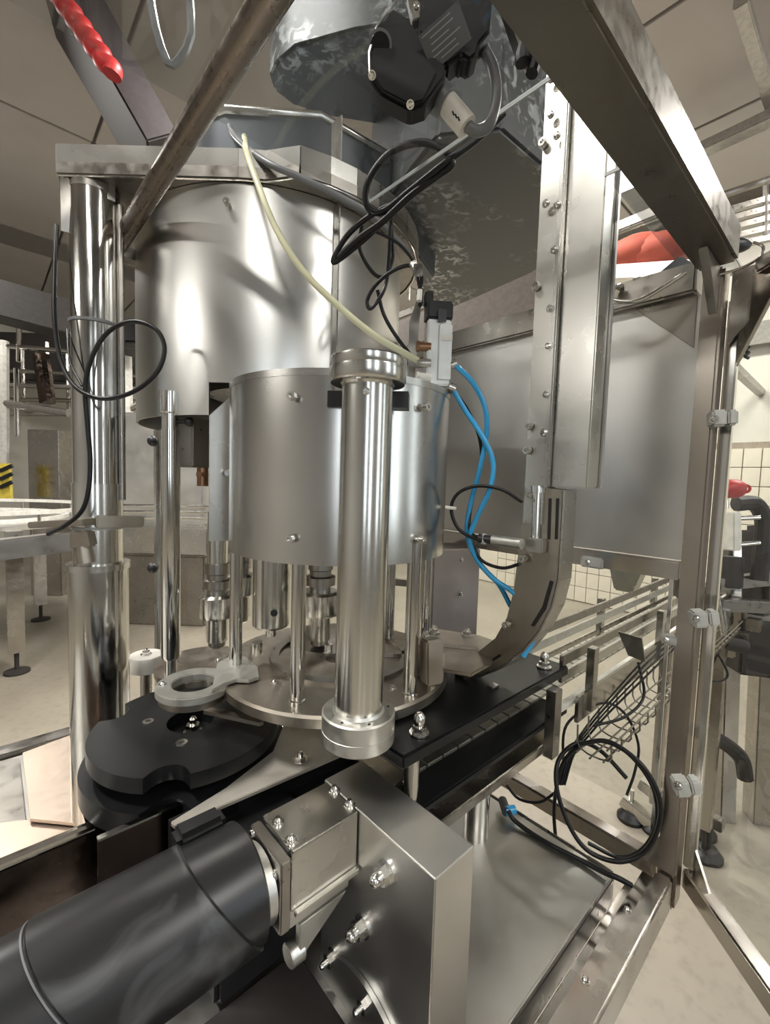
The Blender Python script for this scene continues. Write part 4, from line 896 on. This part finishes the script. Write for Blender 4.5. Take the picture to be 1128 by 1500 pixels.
bgbox('steel_cabinet', 'lower grey cabinet just left of the polished column', 'cabinet', 88, 655, 112, 855, 6.1, .5, S_PANEL)
bgbox('process_tank', 'long stainless process tank behind left column and drum', 'tank', 160, 605, 300, 770, 4.2, .8, S_PANEL, .04)
bgbox('process_tank', 'pale stainless trough under the long process tank', 'tank', 160, 770, 305, 812, 4.1, .9, S_SHEET, .02)
bgbox('tank_plinth', 'dark plinth carrying the stainless tank and trough', 'plinth', 170, 812, 300, 918, 4.4, .5, S_DARK, .02)
bgbox('filling_machine', 'dark filling machine bulk high behind the left column', 'machine', -60, 490, 300, 560, 6.6, .6, DARKM, .02)
bgbox('filling_machine', 'wide dim machine front low behind the rotary table', 'machine', 125, 700, 330, 812, 7.0, .8, S_DARK, .02)
for k in range(3):
    single('guide_rail', ('topmost', 'middle', 'lowest')[k]+' pale horizontal conveyor guide rail behind the left column', 'rail', MB().tube([Pd(158, 740+k*9, 2.9), Pd(308, 742+k*9, 3.2)], .010), S_POL, group='guide rails behind the left column')
for (a, b, r, m, l) in (((5, 500), (5, 722), .06, WHITEP, 'white vertical pipe at the far left edge'), ((24, 540), (26, 640), .03, S_POL, 'thin vertical pipe right of the white pipe'), ((180, 510), (182, 610), .10, WHITEP, 'pale column between left support and rear drum'),
                        ((0, 506), (110, 516), .03, S_POL, 'thin horizontal pipe under the dark duct'), ((0, 590), (100, 605), .05, TUBEM, 'grey horizontal pipe above the steel cabinet'),
                        ((28, 470), (28, 530), .03, S_POL, 'short vertical pipe hanging off the dark duct'), ((165, 615), (215, 585), .035, S_POL, 'sloping pipe behind the left column'), ((60, 520), (70, 590), .09, S_BROWN, 'brown fitting hanging beneath the duct')):
    single('process_pipe', l, 'pipe', MB().tube([Pd(a[0], a[1], 5.5), Pd(b[0], b[1], 5.5)], r), m)
for k in range(10):
    px = -20+k*30+random.uniform(-8, 8)
    single('process_pipe', ('first', 'second', 'third', 'fourth', 'fifth', 'sixth', 'seventh', 'eighth', 'ninth', 'tenth')[k]+' thin drop pipe from the left in the dim filler gantry', 'pipe', MB().tube([Pd(px, 500+random.uniform(0, 20), 6.2), Pd(px+2, 600+random.uniform(0, 20), 6.2)], .025, n=8), S_FRAME, group='drop pipes in the filler gantry')
for k in range(4):
    single('process_pipe', ('topmost', 'second from top', 'third from top', 'lowest')[k]+' long header pipe in the dim filler gantry', 'pipe', MB().tube([Pd(-60, 540+k*22, 6.0), Pd(320, 556+k*17, 6.4)], .03, n=8), TUBEM if k % 2 else S_FRAME, group='header pipes in the filler gantry')
t = thing('hazard_post', 'white post with yellow and black hazard stripes at far left', 'post', Pd(8, 730, 5.0))
part(t, 'board', MB().beam(Pd(0, 705, 5.0), Pd(16, 705, 5.0), .04, .40), YELLOW)
for k in range(3): part(t, 'stripe', MB().beam(Pd(0, 690+k*12, 4.96), Pd(18, 682+k*12, 4.96), .02, .04), BLACKP)
# rear guard post with knobs
t = thing('rear_post', 'brown steel rear post with black knobs behind the lift rod', 'post', Pd(234, 950, 1.5))
a = Pd(234, 630, 1.35); b = Pd(236, 960, 1.35)
part(t, 'tube', MB().bb(a.x-.014, a.x+.014, a.y-.014, a.y+.014, .0, a.z), S_FRAME, .002)
for py in (646, 832): part(t, 'knob', MB().sphere(Pd(224, py, 1.33), .016), BLACKP)
t = thing('bent_lever', 'dark slanting lever foot on the floor behind the left column', 'lever', Pz(200, 883, 0))
part(t, 'arm', MB().beam(Pz(184, 835, .25), Pz(202, 882, .03), .07, .05), S_DARK, .006)
part(t, 'tip', MB().sphere(Pz(203, 885, .04), .05), DARKM)

# ------------------------------------------------ background right (seen through the door)
t = thing('labelling_machine', 'dark cluttered machine behind the open door with red knob', 'machine', Pd(1090, 1100, 2.0))
part(t, 'knob_lug', MB().ring(.018, .008, Pd(1092, 716, 1.69), .008, -ray(1092, 716)), RED)
part(t, 'knob_stem', MB().cyl(Pd(1062, 730, 1.7), Pd(1062, 745, 1.7), .012), S_BOLT)
part(t, 'red_knob', MB().lathe([(.028, 0), (.036, .02), (.036, .06), (.022, .08)], Pd(1086, 716, 1.7), -rt, n=24), RED)
part(t, 'white_block', MB().beam(Pd(1068, 750, 1.7), Pd(1068, 806, 1.7), .05, .06), WHITEP, .004)
part(t, 'curved_arm', MB().tube([Pd(1078, 738, 1.75), Pd(1105, 738, 1.75), Pd(1118, 760, 1.75), Pd(1116, 800, 1.75), Pd(1112, 850, 1.75)], .03), DARKM)
part(t, 'motor_block', MB().beam(Pd(1112, 770, 1.9), Pd(1112, 900, 1.9), .10, .10), DARKM, .02)
part(t, 'cross_beam', MB().beam(Pd(1048, 855, 1.8), Pd(1150, 845, 1.8), .05, .05).beam(Pd(1048, 885, 1.8), Pd(1150, 890, 1.8), .04, .05), S_DARK, .004)
part(t, 'housing', MB().beam(Pd(1082, 870, 2.0), Pd(1082, 960, 2.0), .16, .12), S_DARK, .01)
for (px, y0, y1, w_) in ((1072, 800, 1225, .07), (1124, 900, 1215, .09)):
    part(t, 'leg', MB().beam(Pd(px, y0, 2.05), Pd(px-14, y1, 2.05), w_, w_), S_FRAME, .005)
part(t, 'base_block', MB().beam(Pd(1108, 905, 1.95), Pd(1104, 985, 1.95), .17, .14), DARKM, .01)
part(t, 'side_motor', MB().cyl(Pd(1070, 815, 1.8), Pd(1068, 860, 1.8), .045).cyl(Pd(1058, 940, 1.75), Pd(1092, 948, 1.75), .028), DARKM, .004)
for (px, py) in ((1062, 905), (1085, 935), (1105, 915)): part(t, 'bracket_block', MB().box(Pd(px, py, 1.8), (.05, .05, .05)), S_FRAME, .004)
for (a, b) in (((1060, 800), (1112, 795)), ((1062, 760), (1112, 758)), ((1045, 840), (1060, 930))):
    part(t, 'rod', MB().cyl(Pd(a[0], a[1], 1.72), Pd(b[0], b[1], 1.72), .009), S_BOLT)
part(t, 'grey_arm', MB().tube([Pd(1025, 1075, 1.9), Pd(1055, 1085, 1.9), Pd(1085, 1110, 1.9), Pd(1092, 1140, 1.9)], .03), DARKM)
part(t, 'lower_brace', MB().beam(Pd(1010, 1185, 2.0), Pd(1060, 1210, 1.9), .05, .05), S_FRAME, .004)
for (px, py) in ((1036, 1255), (1028, 1222)):
    f = Pz(px, py, 0); part(t, 'levelling_foot', MB().lathe([(.055, 0), (.055, .015), (.035, .04), (.012, .045), (.012, .13)], f), BLACKP)
cable('thin black wire triangle behind the door pane', [(1035, 930, 1.6), (1066, 988, 1.6), (1040, 995, 1.6), (1050, 960, 1.6), (1070, 930, 1.6)], .004, RUBBER)
